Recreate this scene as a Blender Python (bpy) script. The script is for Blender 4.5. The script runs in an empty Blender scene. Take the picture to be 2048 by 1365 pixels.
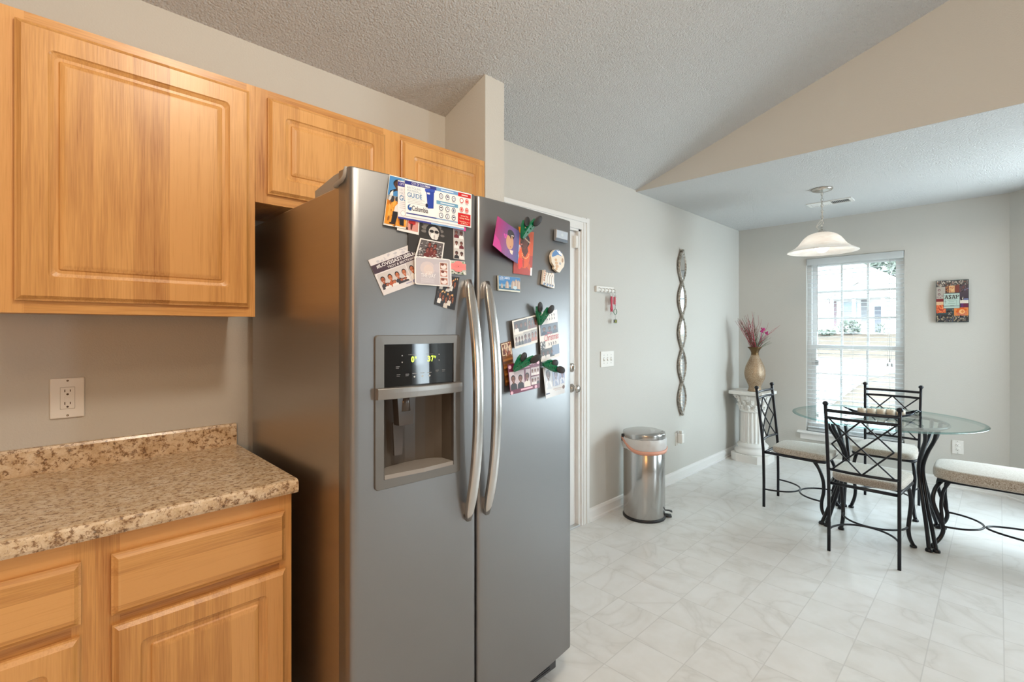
import bpy, bmesh, math, random
from mathutils import Vector, Matrix

S = bpy.context.scene
COL = S.collection
PI = math.pi
rnd = random.Random(7)

# ---------------------------------------------------------------- camera
YAW = math.radians(45.33)
cam_data = bpy.data.cameras.new('camera')
cam_data.sensor_width = 36.0
cam_data.lens = 963.0 / 2048.0 * 36.0
cam_data.shift_y = -22.5 / 2048.0
cam_data.clip_start = 0.05
cam_data.clip_end = 400
cam = bpy.data.objects.new('camera', cam_data)
COL.objects.link(cam)
cam.location = (0, 0, 1.36)
cam.rotation_euler = (PI / 2, 0, YAW - PI / 2)
S.camera = cam

# ---------------------------------------------------------------- world, sun, exposure
S.view_settings.view_transform = 'Standard'
S.view_settings.look = 'None'
S.view_settings.gamma = 1.0
S.view_settings.use_curve_mapping = False
S.view_settings.exposure = 0.18
W = bpy.data.worlds.new('sky')
S.world = W
W.use_nodes = True
bgn = W.node_tree.nodes['Background']
bgn.inputs[0].default_value = (0.79, 0.92, 1.0, 1)
bgn.inputs[1].default_value = 6.5


def light(name, kind, loc, rot, energy, color, size=1.0, size_y=None):
    d = bpy.data.lights.new(name, kind)
    d.energy = energy
    d.color = color
    if kind == 'AREA':
        d.shape = 'RECTANGLE'
        d.size = size
        d.size_y = size_y or size
    elif kind == 'SUN':
        d.angle = size
    else:
        d.shadow_soft_size = size
    o = bpy.data.objects.new(name, d)
    COL.objects.link(o)
    o.location = loc
    o.rotation_euler = rot
    return o


def aim(o, target):
    o.rotation_euler = (Vector(target) - o.location).to_track_quat('-Z', 'Y').to_euler()
    return o


# overcast-bright sun falling on the far houses' fronts
aim(light('sun', 'SUN', (-20, 6, 24), (0, 0, 0), 4.0, (1, 0.97, 0.92), 0.1), (10, 6, 0))
# daylight entering through the bay window; two added fills behind the camera
aim(light('bay_daylight', 'AREA', (4.84, -0.93, 1.35), (0, 0, 0), 50, (0.80, 0.93, 1.0), 1.05, 1.6), (3.6, 0.9, 0.8))
aim(light('back_window_fill', 'AREA', (3.30, -3.62, 1.2), (0, 0, 0), 19, (0.76, 0.91, 1.0), 0.26, 1.7), (2.6, 0.6, 2.4))  # added fill in the narrow back window, aimed up to brighten the vault
aim(light('warm_fill', 'AREA', (-1.3, -2.0, 1.6), (0, 0, 0), 15, (1.0, 0.40, 0.10), 0.7, 0.7), (0.2, 2.0, 1.0))  # unseen source, added to warm the wall under the cabinets
# the kitchen's warm ceiling lamp; the one behind the camera is an added fill
light('kitchen_lamp', 'POINT', (0.58, 0.05, 2.88), (0, 0, 0), 56, (1.0, 0.87, 0.70), 0.14)
light('rear_fill_lamp', 'POINT', (-0.85, -0.85, 2.9), (0, 0, 0), 25, (1.0, 0.74, 0.48), 0.14)

# ---------------------------------------------------------------- mesh helpers


class MB:
    def __init__(self):
        self.v = []
        self.f = []
        self.m = []
        self.sm = []

    def add(self, verts, faces, mi=0, smooth=False):
        o = len(self.v)
        self.v += [tuple(p) for p in verts]
        for f in faces:
            self.f.append([o + i for i in f])
            self.m.append(mi)
            self.sm.append(smooth)
        return self

    def box(self, a, b, mi=0):
        (x0, y0, z0), (x1, y1, z1) = a, b
        x0, x1 = min(x0, x1), max(x0, x1)
        y0, y1 = min(y0, y1), max(y0, y1)
        z0, z1 = min(z0, z1), max(z0, z1)
        vs = [(x, y, z) for z in (z0, z1) for y in (y0, y1) for x in (x0, x1)]
        return self.add(vs, [(0, 2, 3, 1), (4, 5, 7, 6), (0, 1, 5, 4), (2, 6, 7, 3), (0, 4, 6, 2), (1, 3, 7, 5)], mi)

    def rbox(self, a, b, r=0.004, mi=0, seg=2):
        bm = bmesh.new()
        bmesh.ops.create_cube(bm, size=1)
        (x0, y0, z0), (x1, y1, z1) = a, b
        for v in bm.verts:
            v.co = Vector(((x0 + x1) / 2 + v.co.x * (x1 - x0), (y0 + y1) / 2 + v.co.y * (y1 - y0),
                           (z0 + z1) / 2 + v.co.z * (z1 - z0)))
        bmesh.ops.bevel(bm, geom=bm.edges[:], offset=r, segments=seg, profile=0.5, affect='EDGES')
        return self.frombm(bm, mi)

    def frombm(self, bm, mi=0, smooth=False, mat=None):
        bmesh.ops.recalc_face_normals(bm, faces=bm.faces[:])
        bm.verts.index_update()
        vs = [(mat @ v.co if mat else v.co)[:] for v in bm.verts]
        fs = [[v.index for v in f.verts] for f in bm.faces]
        bm.free()
        return self.add(vs, fs, mi, smooth)

    def tube(self, pts, r, seg=10, cyclic=False, mi=0, cap=True, flat=1.0, up=None):
        """round (or flattened) bar swept along a polyline"""
        P = [Vector(p) for p in pts]
        n = len(P)
        rs = r if isinstance(r, (list, tuple)) else [r] * n
        T = []
        for i in range(n):
            a = P[(i - 1) % n] if (cyclic or i > 0) else P[i]
            b = P[(i + 1) % n] if (cyclic or i < n - 1) else P[i]
            t = (b - a)
            T.append(t.normalized() if t.length > 1e-9 else Vector((0, 0, 1)))
        ref = Vector(up) if up else (Vector((0, 0, 1)) if abs(T[0].z) < 0.9 else Vector((1, 0, 0)))
        nrm = (ref - T[0] * ref.dot(T[0])).normalized()
        vs = []
        for i in range(n):
            if up:
                ref = Vector(up)
                q = ref - T[i] * ref.dot(T[i])
                nrm = q.normalized() if q.length > 1e-6 else nrm
            else:
                nrm = (nrm - T[i] * nrm.dot(T[i])).normalized()
            bi = T[i].cross(nrm)
            for k in range(seg):
                a = 2 * PI * k / seg
                vs.append(P[i] + nrm * (math.cos(a) * rs[i] * flat) + bi * (math.sin(a) * rs[i]))
        fs = []
        m = n if cyclic else n - 1
        for i in range(m):
            j = (i + 1) % n
            for k in range(seg):
                l = (k + 1) % seg
                fs.append((i * seg + k, i * seg + l, j * seg + l, j * seg + k))
        if cap and not cyclic:
            fs.append(tuple(range(seg - 1, -1, -1)))
            fs.append(tuple((n - 1) * seg + k for k in range(seg)))
        return self.add(vs, fs, mi, True)

    def lathe(self, prof, c=(0, 0, 0), seg=32, mi=0, axis='Z', smooth=True, sx=1.0, sy=1.0, caps=True):
        vs = []
        for (r, z) in prof:
            for k in range(seg):
                a = 2 * PI * k / seg
                x, y = r * math.cos(a) * sx, r * math.sin(a) * sy
                p = {'Z': (x, y, z), 'Y': (x, z, y), 'X': (z, x, y)}[axis]
                vs.append((c[0] + p[0], c[1] + p[1], c[2] + p[2]))
        fs = []
        for i in range(len(prof) - 1):
            for k in range(seg):
                l = (k + 1) % seg
                fs.append((i * seg + k, i * seg + l, (i + 1) * seg + l, (i + 1) * seg + k))
        if caps:
            if prof[0][0] > 1e-6:
                fs.append(tuple(range(seg - 1, -1, -1)))
            if prof[-1][0] > 1e-6:
                fs.append(tuple((len(prof) - 1) * seg + k for k in range(seg)))
        return self.add(vs, fs, mi, smooth)

    def prism(self, poly, h0, h1, axis='Z', mi=0):
        """polygon extruded along an axis; poly holds the two other coordinates in order"""
        def P(a, b, h):
            return {'Z': (a, b, h), 'Y': (a, h, b), 'X': (h, a, b)}[axis]
        n = len(poly)
        vs = [P(a, b, h0) for a, b in poly] + [P(a, b, h1) for a, b in poly]
        fs = [tuple(range(n - 1, -1, -1)), tuple(range(n, 2 * n))]
        fs += [(i, (i + 1) % n, n + (i + 1) % n, n + i) for i in range(n)]
        return self.add(vs, fs, mi)

    def sphere(self, c, r, seg=16, rings=10, mi=0, sx=1, sy=1, sz=1):
        prof = [(r * math.sin(PI * i / rings), -r * math.cos(PI * i / rings) * sz) for i in range(rings + 1)]
        prof[0] = (0.0001 * r, prof[0][1])
        prof[-1] = (0.0001 * r, prof[-1][1])
        return self.lathe(prof, c, seg, mi, sx=sx, sy=sy)

    def xf(self, M):
        self.v = [tuple(M @ Vector(p)) for p in self.v]
        return self

    def build(self, name, mats, parent=None, origin=None, fix=True):
        mats = mats if isinstance(mats, (list, tuple)) else [mats]
        me = bpy.data.meshes.new(name)
        if parent is not None:
            o3 = Vector(parent_world(parent))
        elif origin is not None:
            o3 = Vector(origin)
        else:
            xs = [p[0] for p in self.v]
            ys = [p[1] for p in self.v]
            zs = [p[2] for p in self.v]
            o3 = Vector(((min(xs) + max(xs)) / 2, (min(ys) + max(ys)) / 2, min(zs)))
        me.from_pydata([tuple(Vector(p) - o3) for p in self.v], [], self.f)
        for mt in mats:
            me.materials.append(mt)
        me.polygons.foreach_set('material_index', self.m)
        me.polygons.foreach_set('use_smooth', self.sm)
        me.update()
        if fix:
            bm = bmesh.new()
            bm.from_mesh(me)
            bmesh.ops.recalc_face_normals(bm, faces=bm.faces[:])
            bm.to_mesh(me)
            bm.free()
        o = bpy.data.objects.new(name, me)
        COL.objects.link(o)
        if parent is not None:
            o.parent = parent
        else:
            o.location = o3
        return o


def parent_world(o):
    p = Vector((0, 0, 0))
    while o is not None:
        p = p + Vector(o.location)
        o = o.parent
    return p


def tag(o, label=None, cat=None, group=None, kind=None):
    if label:
        o['label'] = label
    if cat:
        o['category'] = cat
    if group:
        o['group'] = group
    if kind:
        o['kind'] = kind
    return o


def thing(name, label, cat, loc=(0, 0, 0), group=None):
    o = bpy.data.objects.new(name, None)
    o.empty_display_size = 0.05
    COL.objects.link(o)
    o.location = loc
    return tag(o, label, cat, group)


def struct(o):
    o['kind'] = 'structure'
    return o


def copy_tree(o, parent=None):
    c = o.copy()
    COL.objects.link(c)
    if parent is not None:
        c.parent = parent
    for ch in list(o.children):
        copy_tree(ch, c)
    return c


# ---------------------------------------------------------------- materials
def srgb(r, g, b):
    def f(c):
        c /= 255.0
        return c / 12.92 if c <= 0.04045 else ((c + 0.055) / 1.055) ** 2.4
    return (f(r), f(g), f(b), 1.0)


class NT:
    """little helper around a material's node tree"""

    def __init__(self, name):
        self.mat = bpy.data.materials.new(name)
        self.mat.use_nodes = True
        self.t = self.mat.node_tree
        self.b = self.t.nodes['Principled BSDF']

    def n(self, kind, **kw):
        nd = self.t.nodes.new(kind)
        for k, v in kw.items():
            if k.startswith('i_'):
                key = k[2:]
                key = int(key) if key.isdigit() else key.replace('_', ' ')
                nd.inputs[key].default_value = v
            else:
                setattr(nd, k, v)
        return nd

    def l(self, a, b):
        self.t.links.new(a, b)

    def math(self, op, a, b=None):
        nd = self.n('ShaderNodeMath', operation=op)
        for i, x in enumerate((a, b)):
            if x is None:
                continue
            if isinstance(x, (int, float)):
                nd.inputs[i].default_value = x
            else:
                self.l(x, nd.inputs[i])
        return nd.outputs[0]

    def ramp(self, fac, stops):
        nd = self.n('ShaderNodeValToRGB')
        cr = nd.color_ramp
        while len(cr.elements) > 1:
            cr.elements.remove(cr.elements[-1])
        cr.elements[0].position = stops[0][0]
        cr.elements[0].color = stops[0][1]
        for p, c in stops[1:]:
            e = cr.elements.new(p)
            e.color = c
        self.l(fac, nd.inputs[0])
        return nd.outputs[0]

    def mix(self, fac, a, b, mode='MIX'):
        nd = self.n('ShaderNodeMix', data_type='RGBA', blend_type=mode)
        if isinstance(fac, (int, float)):
            nd.inputs[0].default_value = fac
        else:
            self.l(fac, nd.inputs[0])
        for i, x in ((6, a), (7, b)):
            if isinstance(x, tuple):
                nd.inputs[i].default_value = x
            else:
                self.l(x, nd.inputs[i])
        return nd.outputs[2]

    def bump(self, height, strength, dist=0.01):
        nd = self.n('ShaderNodeBump')
        nd.inputs['Strength'].default_value = strength
        nd.inputs['Distance'].default_value = dist
        self.l(height, nd.inputs['Height'])
        self.l(nd.outputs[0], self.b.inputs['Normal'])

    def coords(self, scale=(1, 1, 1), loc=(0, 0, 0), src='Object'):
        tc = self.n('ShaderNodeTexCoord')
        mp = self.n('ShaderNodeMapping')
        mp.inputs['Scale'].default_value = scale
        mp.inputs['Location'].default_value = loc
        self.l(tc.outputs[src], mp.inputs[0])
        return mp.outputs[0]

    def noise(self, co, scale, detail=3, rough=0.5, dist=0.0):
        nd = self.n('ShaderNodeTexNoise')
        nd.inputs['Scale'].default_value = scale
        nd.inputs['Detail'].default_value = detail
        nd.inputs['Roughness'].default_value = rough
        nd.inputs['Distortion'].default_value = dist
        self.l(co, nd.inputs['Vector'])
        return nd.outputs['Fac']


_mc = {}


def plain(name, color, rough=0.5, metal=0.0, emit=0.0, coat=0.0, spec=0.5):
    key = (name, color, rough, metal, emit)
    if key in _mc:
        return _mc[key]
    m = NT(name)
    m.b.inputs['Base Color'].default_value = color
    m.b.inputs['Roughness'].default_value = rough
    m.b.inputs['Metallic'].default_value = metal
    m.b.inputs['Coat Weight'].default_value = coat
    m.b.inputs['Specular IOR Level'].default_value = spec
    if emit:
        m.b.inputs['Emission Color'].default_value = color
        m.b.inputs['Emission Strength'].default_value = emit
    _mc[key] = m.mat
    return m.mat


def wood(name, grain='z', board=0.085, light_c=(0.66, 0.34, 0.105, 1), dark_c=(0.35, 0.125, 0.025, 1), seed=0.0):
    """honey maple: glued-up boards along the grain, each with its own tone"""
    m = NT(name)
    tc = m.n('ShaderNodeTexCoord')
    sep = m.n('ShaderNodeSeparateXYZ')
    m.l(tc.outputs['Object'], sep.inputs[0])
    across = sep.outputs['X'] if grain == 'z' else sep.outputs['Z']
    ids = m.math('FLOOR', m.math('DIVIDE', m.math('ADD', across, 3.17 + seed), board))
    wn = m.n('ShaderNodeTexWhiteNoise', noise_dimensions='1D')
    m.l(ids, wn.inputs['W'])
    off = m.n('ShaderNodeCombineXYZ')
    for i in range(3):
        m.l(m.math('MULTIPLY', wn.outputs['Value'], 7.3 + i), off.inputs[i])
    add = m.n('ShaderNodeVectorMath', operation='ADD')
    m.l(tc.outputs['Object'], add.inputs[0])
    m.l(off.outputs[0], add.inputs[1])
    def grain_noise(across_s, along_s, detail, rough, dist):
        mp = m.n('ShaderNodeMapping')
        mp.inputs['Scale'].default_value = (across_s, across_s, along_s) if grain == 'z' else (along_s, across_s, across_s)
        m.l(add.outputs[0], mp.inputs[0])
        return m.noise(mp.outputs[0], 1.0, detail, rough, dist)
    n1 = grain_noise(34, 1.3, 5, 0.62, 0.25)
    n0 = grain_noise(7, 1.6, 2, 0.5, 0.8)
    n2 = grain_noise(330, 10, 2, 0.5, 0.0)
    fac = m.math('ADD', m.math('MULTIPLY', n1, 0.62), m.math('MULTIPLY', n0, 0.34))
    fac = m.math('ADD', fac, m.math('MULTIPLY', m.math('SUBTRACT', wn.outputs['Value'], 0.5), 0.24))
    fac = m.math('ADD', fac, m.math('MULTIPLY', m.math('SUBTRACT', n2, 0.5), 0.42))
    mid = tuple((a + b) / 2 for a, b in zip(light_c, dark_c))
    pale = tuple(min(1, a * 1.06 + 0.015) for a in light_c[:3]) + (1,)
    c = m.ramp(fac, [(0.35, pale), (0.45, light_c), (0.54, tuple(0.75 * a + 0.25 * b for a, b in zip(light_c, dark_c))), (0.65, mid), (0.78, dark_c)])
    m.l(c, m.b.inputs['Base Color'])
    m.b.inputs['Roughness'].default_value = 0.38
    m.b.inputs['Coat Weight'].default_value = 0.25
    m.b.inputs['Coat Roughness'].default_value = 0.25
    m.bump(n2, 0.12, 0.002)
    return m.mat


def painted(name, color, scale=160, strength=0.25, rough=0.7, dist=0.004):
    m = NT(name)
    co = m.coords()
    h = m.noise(co, scale, 2, 0.6)
    m.b.inputs['Base Color'].default_value = color
    m.b.inputs['Roughness'].default_value = rough
    m.b.inputs['Specular IOR Level'].default_value = 0.3
    m.bump(h, strength, dist)
    return m.mat


MAT = {}
MAT['wall'] = painted('wall_paint', (0.590, 0.580, 0.545, 1), 150, 0.25)
m = NT('popcorn_ceiling')
co = m.coords()
v = m.n('ShaderNodeTexVoronoi', i_Scale=110.0)
m.l(co, v.inputs['Vector'])
h = m.math('ADD', m.math('MULTIPLY', m.noise(co, 150, 3, 0.7), 0.8), m.math('MULTIPLY', v.outputs['Distance'], -0.5))
m.b.inputs['Base Color'].default_value = (0.85, 0.855, 0.85, 1)
m.b.inputs['Roughness'].default_value = 0.85
m.bump(h, 1.0, 0.019)
MAT['ceiling'] = m.mat

# sheet vinyl: small marble tiles with pale joints
m = NT('marble_vinyl')
tc = m.n('ShaderNodeTexCoord')
sep = m.n('ShaderNodeSeparateXYZ')
m.l(tc.outputs['Object'], sep.inputs[0])
T = 0.2286
lines = []
cells = []
for ax, ph in (('X', 2.10), ('Y', 0.90)):
    q = m.math('DIVIDE', m.math('SUBTRACT', sep.outputs[ax], ph - 100 * T), T)
    fr = m.math('FRACT', q)
    d = m.math('MINIMUM', fr, m.math('SUBTRACT', 1.0, fr))
    lines.append(m.math('LESS_THAN', d, 0.009))
    cells.append(m.math('FLOOR', q))
line = m.math('MAXIMUM', lines[0], lines[1])
cmb = m.n('ShaderNodeCombineXYZ')
m.l(cells[0], cmb.inputs[0])
m.l(cells[1], cmb.inputs[1])
wn = m.n('ShaderNodeTexWhiteNoise', noise_dimensions='3D')
m.l(cmb.outputs[0], wn.inputs['Vector'])
vadd = m.n('ShaderNodeVectorMath', operation='MULTIPLY_ADD')
m.l(wn.outputs['Color'], vadd.inputs[0])
vadd.inputs[1].default_value = (3, 3, 3)
m.l(tc.outputs['Object'], vadd.inputs[2])
nz = m.noise(vadd.outputs[0], 2.2, 4, 0.5, 1.1)
vein = m.math('ABSOLUTE', m.math('SUBTRACT', nz, 0.5))
veinc = m.ramp(vein, [(0.0, (0.655, 0.65, 0.63, 1)), (0.014, (0.705, 0.70, 0.685, 1)), (0.06, (0.745, 0.745, 0.735, 1))])
cloud = m.ramp(m.noise(vadd.outputs[0], 7.0, 3, 0.6), [(0.3, (0.93, 0.92, 0.90, 1)), (0.62, (1, 1, 1, 1))])
c = m.mix(1.0, veinc, cloud, 'MULTIPLY')
c = m.mix(m.math('MULTIPLY', line, 0.6), c, (0.52, 0.515, 0.50, 1))
m.l(c, m.b.inputs['Base Color'])
m.b.inputs['Roughness'].default_value = 0.30
m.b.inputs['Specular IOR Level'].default_value = 0.45
m.bump(m.math('SUBTRACT', 1.0, line), 0.25, 0.002)
MAT['floor'] = m.mat

MAT['trim'] = plain('white_trim_paint', (0.80, 0.80, 0.79, 1), 0.35)
MAT['door_paint'] = plain('white_door_paint', (0.78, 0.78, 0.775, 1), 0.4)
MAT['wood_v'] = wood('maple_upright_grain', 'z')
MAT['wood_h'] = wood('maple_level_grain', 'x', 0.07, seed=0.03)
MAT['wood_s'] = wood('maple_frame', 'z', 0.16, seed=0.11)
MAT['wood_r'] = wood('maple_rail', 'x', 0.21, seed=0.21)
MAT['cab_in'] = plain('cabinet_underside', (0.42, 0.25, 0.11, 1), 0.6)

# granite-look laminate
m = NT('granite_laminate')
co = m.coords()
n1 = m.noise(co, 26, 5, 0.7, 0.3)
n2 = m.noise(co, 75, 5, 0.75, 0.2)
n3 = m.noise(co, 190, 3, 0.7)
base = m.ramp(n1, [(0.30, (0.52, 0.36, 0.21, 1)), (0.46, (0.66, 0.50, 0.32, 1)), (0.58, (0.76, 0.62, 0.44, 1)), (0.72, (0.80, 0.70, 0.55, 1))])
spk = m.ramp(n2, [(0.34, (0.09, 0.055, 0.03, 1)), (0.42, (0.34, 0.20, 0.11, 1)), (0.50, (1, 1, 1, 1))])
c = m.mix(0.85, base, spk, 'MULTIPLY')
lt = m.ramp(n3, [(0.56, (0, 0, 0, 1)), (0.68, (1, 1, 1, 1))])
c = m.mix(m.math('MULTIPLY', lt, 0.45), c, (0.82, 0.74, 0.62, 1))
m.l(c, m.b.inputs['Base Color'])
m.b.inputs['Roughness'].default_value = 0.22
MAT['granite'] = m.mat


def steel(name, color, rough, sc=(220, 220, 3), strength=0.04, aniso=0.0):
    m = NT(name)
    co = m.coords(sc)
    h = m.noise(co, 1.0, 2, 0.6)
    m.b.inputs['Base Color'].default_value = color
    m.b.inputs['Metallic'].default_value = 1.0
    m.b.inputs['Anisotropic'].default_value = aniso
    r = m.n('ShaderNodeMapRange')
    r.inputs['To Min'].default_value = rough - 0.05
    r.inputs['To Max'].default_value = rough + 0.06
    m.l(h, r.inputs[0])
    m.l(r.outputs[0], m.b.inputs['Roughness'])
    m.bump(h, strength, 0.002)
    return m.mat


MAT['steel_door'] = steel('brushed_steel_door', (0.315, 0.315, 0.32, 1), 0.42, (420, 420, 420))
MAT['steel_case'] = steel('steel_case', (0.42, 0.39, 0.36, 1), 0.34, (200, 3, 200), 0.03)
MAT['steel_handle'] = steel('satin_handle', (0.62, 0.60, 0.58, 1), 0.24, (300, 300, 2), 0.004)
MAT['bezel'] = plain('grey_bezel', (0.22, 0.205, 0.19, 1), 0.36, 0.75)
MAT['chrome'] = plain('chrome', (0.72, 0.72, 0.72, 1), 0.12, 1.0)
MAT['nickel'] = plain('satin_nickel', (0.55, 0.52, 0.48, 1), 0.25, 1.0)
MAT['black_glass'] = plain('black_glass', (0.006, 0.006, 0.007, 1), 0.05, 0.0, spec=0.5)
MAT['cavity'] = plain('dark_grey_plastic', (0.10, 0.085, 0.07, 1), 0.28)
MAT['black'] = plain('black_plastic', (0.015, 0.015, 0.017, 1), 0.4)
MAT['iron'] = plain('black_wrought_iron', (0.009, 0.010, 0.015, 1), 0.30, spec=0.35)
MAT['white_plastic'] = plain('white_plastic', (0.82, 0.81, 0.78, 1), 0.35)
MAT['slot'] = plain('outlet_slot', (0.10, 0.06, 0.04, 1), 0.6)
MAT['can_steel'] = steel('bin_steel', (0.50, 0.485, 0.47, 1), 0.20, (300, 300, 2), 0.02)
MAT['plaster'] = painted('white_plaster', (0.80, 0.79, 0.76, 1), 90, 0.3, 0.8)


def thin_glass(name, tint, rough=0.0, ior=1.45, extra=0.0):
    m = NT(name)
    tr = m.n('ShaderNodeBsdfTransparent')
    tr.inputs[0].default_value = tint
    gl = m.n('ShaderNodeBsdfGlossy')
    gl.inputs['Roughness'].default_value = rough
    fr = m.n('ShaderNodeFresnel')
    fr.inputs['IOR'].default_value = ior
    mx = m.n('ShaderNodeMixShader')
    ge = m.n('ShaderNodeNewGeometry')   # a thin sheet reflects at the side the ray enters
    m.l(m.math('MULTIPLY', m.math('ADD', fr.outputs[0], extra), m.math('SUBTRACT', 1.0, ge.outputs['Backfacing'])), mx.inputs[0])
    m.l(tr.outputs[0], mx.inputs[1])
    m.l(gl.outputs[0], mx.inputs[2])
    m.l(mx.outputs[0], m.t.nodes['Material Output'].inputs['Surface'])
    return m.mat


MAT['pane'] = thin_glass('window_pane', (0.96, 0.98, 0.98, 1))
MAT['table_glass'] = thin_glass('clear_glass_top', (0.90, 0.96, 0.945, 1), 0.0, 1.5)
MAT['glass_rim'] = thin_glass('glass_edge', (0.42, 0.66, 0.66, 1), 0.05, 1.6, 0.05)

# woven seat fabric
m = NT('woven_tweed')
co = m.coords((1, 1, 1))
w1 = m.noise(m.coords((150, 900, 150)), 1.0, 2, 0.6)
w2 = m.noise(m.coords((900, 150, 700)), 1.0, 2, 0.6)
w = m.math('ADD', m.math('MULTIPLY', w1, 0.5), m.math('MULTIPLY', w2, 0.5))
c = m.ramp(w, [(0.34, (0.15, 0.105, 0.07, 1)), (0.44, (0.33, 0.265, 0.20, 1)), (0.54, (0.56, 0.52, 0.46, 1)), (0.66, (0.76, 0.74, 0.71, 1))])
m.l(c, m.b.inputs['Base Color'])
m.b.inputs['Roughness'].default_value = 0.9
m.b.inputs['Sheen Weight'].default_value = 0.5
m.bump(w, 0.5, 0.004)
MAT['tweed'] = m.mat

# ================================================================ THE SETTING
YW = 2.05      # long wall with kitchen run, door and wall sculpture
XF = 5.60      # far wall with the window
ZC = 2.468     # flat dining ceiling
XS = 3.43      # face of the header above the dining nook


def vault(y):
    return 2.48 + (YW - y) / 3.0 if y > -0.9 else 2.48 + (YW + 0.9) / 3.0 - (-0.9 - y) / 3.0


struct(MB().box((-2.4, -3.9, -0.12), (XF + 0.3, YW + 0.3, 0.0)).build('floor', MAT['floor'], origin=(0, 0, 0)))

# long wall: opening for the door
DX0, DX1, DZ = 1.79, 2.700, 2.062
w = MB()
w.box((-2.3, YW, 0), (DX0, YW + 0.12, 2.62))
w.box((DX1, YW, 0), (XF + 0.12, YW + 0.12, 2.62))
w.box((DX0, YW, DZ), (DX1, YW + 0.12, 2.62))
struct(w.build('wall_left', MAT['wall'], origin=(0, YW, 0)))
# short wing wall that ends the cabinet run beside the refrigerator
w = MB()
w.prism([(1.731, 0), (YW + .02, 0), (YW + .02, vault(YW)), (1.731, vault(1.731))], 1.531, 1.656, 'X')
struct(w.build('wall_inner', MAT['wall'], origin=(1.6, 1.9, 0)))
# far wall with the window
WY0, WY1, WZ0, WZ1 = 0.603, 1.386, 0.33, 2.083
w = MB()
w.box((XF, -0.06, 0), (XF + 0.14, WY0, ZC + .05))
w.box((XF, WY1, 0), (XF + 0.14, YW + 0.02, ZC + .05))
w.box((XF, WY0, 0), (XF + 0.14, WY1, WZ0))
w.box((XF, WY0, WZ1), (XF + 0.14, WY1, ZC + .05))
struct(w.build('wall_far', MAT['wall'], origin=(XF, 0, 0)))
# angled bay wall to the right of it, with its own tall window (outside the frame)
BL = math.hypot(1.4, 1.4)
w = MB()
for (a, b, z0, z1) in ((0, 0.35, 0, 2.52), (1.55, BL, 0, 2.52), (0.35, 1.55, 0, 0.45), (0.35, 1.55, 2.15, 2.52)):
    w.box((a, -0.14, z0), (b, 0, z1))
w.xf(Matrix.Translation((XF, -0.06, 0)) @ Matrix.Rotation(math.radians(225), 4, 'Z') @ Matrix.Scale(-1, 4, (0, 1, 0)))
struct(w.build('wall_right', MAT['wall'], origin=(XF, -0.06, 0)))
w = MB()
for (a, b, z0, z1) in ((0.35, 0.40, 0.45, 2.15), (1.50, 1.55, 0.45, 2.15), (0.40, 1.50, 0.45, 0.50), (0.40, 1.50, 2.10, 2.15), (0.40, 1.50, 1.27, 1.33)):
    w.box((a, -0.11, z0), (b, -0.06, z1))
BM = Matrix.Translation((XF, -0.06, 0)) @ Matrix.Rotation(math.radians(225), 4, 'Z') @ Matrix.Scale(-1, 4, (0, 1, 0))
w2 = struct(w.xf(BM).build('window_2', MAT['trim']))
MB().box((0.40, -0.087, 0.50), (1.50, -0.083, 2.10)).xf(BM).build('pane', MAT['pane'], w2)
# right-hand side: return wall, then the wall behind the camera with a narrow window
w = MB()
w.box((3.53, -1.60, 0), (4.2, -1.46, 2.52))
w.box((3.53, -3.74, 0), (3.67, -1.46, 3.6))
struct(w.build('wall_side', MAT['wall'], origin=(3.53, -2, 0)))
w = MB()
for a, b, z0, z1 in ((-2.4, 3.16, 0, 3.2), (3.44, 3.6, 0, 3.2), (3.16, 3.44, 0, .35), (3.16, 3.44, 2.05, 3.2)):
    w.box((a, -3.74, z0), (b, -3.6, z1))
struct(w.build('wall_back', MAT['wall'], origin=(0, -3.6, 0)))
struct(MB().box((-2.4, -3.74, 0), (-2.26, YW + .1, 3.6)).build('wall_rear', MAT['wall'], origin=(-2.3, 0, 0)))

# ceilings
w = MB()
ys = [YW + 0.1, -0.9, -3.74]
zs = [vault(YW) - 0.1 / 3, vault(-0.9), vault(-3.74)]
for i in range(2):
    w.prism([(ys[i], zs[i]), (ys[i + 1], zs[i + 1]), (ys[i + 1], zs[i + 1] + .1), (ys[i], zs[i] + .1)], -2.4, XS + 0.02, 'X')
struct(w.build('ceiling', MAT['ceiling'], origin=(0, 0, 2.48)))
struct(MB().box((XS + .0008, -1.62, ZC), (XF + 0.14, YW + 0.1, ZC + .08)).build('ceiling', MAT['ceiling'], origin=(4, 0, ZC)))
w = MB()
w.prism([(YW + .02, ZC + .0008), (YW + .02, vault(YW) + .01), (-0.9, vault(-0.9)), (-3.7, vault(-3.7)), (-3.7, ZC + .0008)], XS, XS + .1, 'X')
struct(w.build('wall_upper', MAT['wall'], origin=(XS, 0, ZC)))

# baseboards
def baseboard(name, a, b, n):
    """profile board from a to b, standing out along n"""
    A, B, N = Vector(a + (0,)), Vector(b + (0,)), Vector(n + (0,))
    prof = [(0, 0), (0.022, 0), (0.022, 0.014), (0.013, 0.02), (0.013, 0.068), (0.008, 0.082), (0.0, 0.088)]
    vs = [P + N * d + Vector((0, 0, z)) for P in (A, B) for d, z in prof]
    k = len(prof)
    fs = [tuple(range(k)), tuple(range(2 * k - 1, k - 1, -1))] + [(i, (i + 1) % k, k + (i + 1) % k, k + i) for i in range(k)]
    return struct(MB().add(vs, fs).build(name, MAT['trim']))


baseboard('baseboard_left', (2.778, YW), (XF, YW), (0, -1))
baseboard('baseboard_far', (XF, -0.06), (XF, YW - .023), (-1, 0))
baseboard('baseboard_right', (XF - .01, -0.06), (XF - 1.0, -1.05), (-0.7071, 0.7071))

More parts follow.
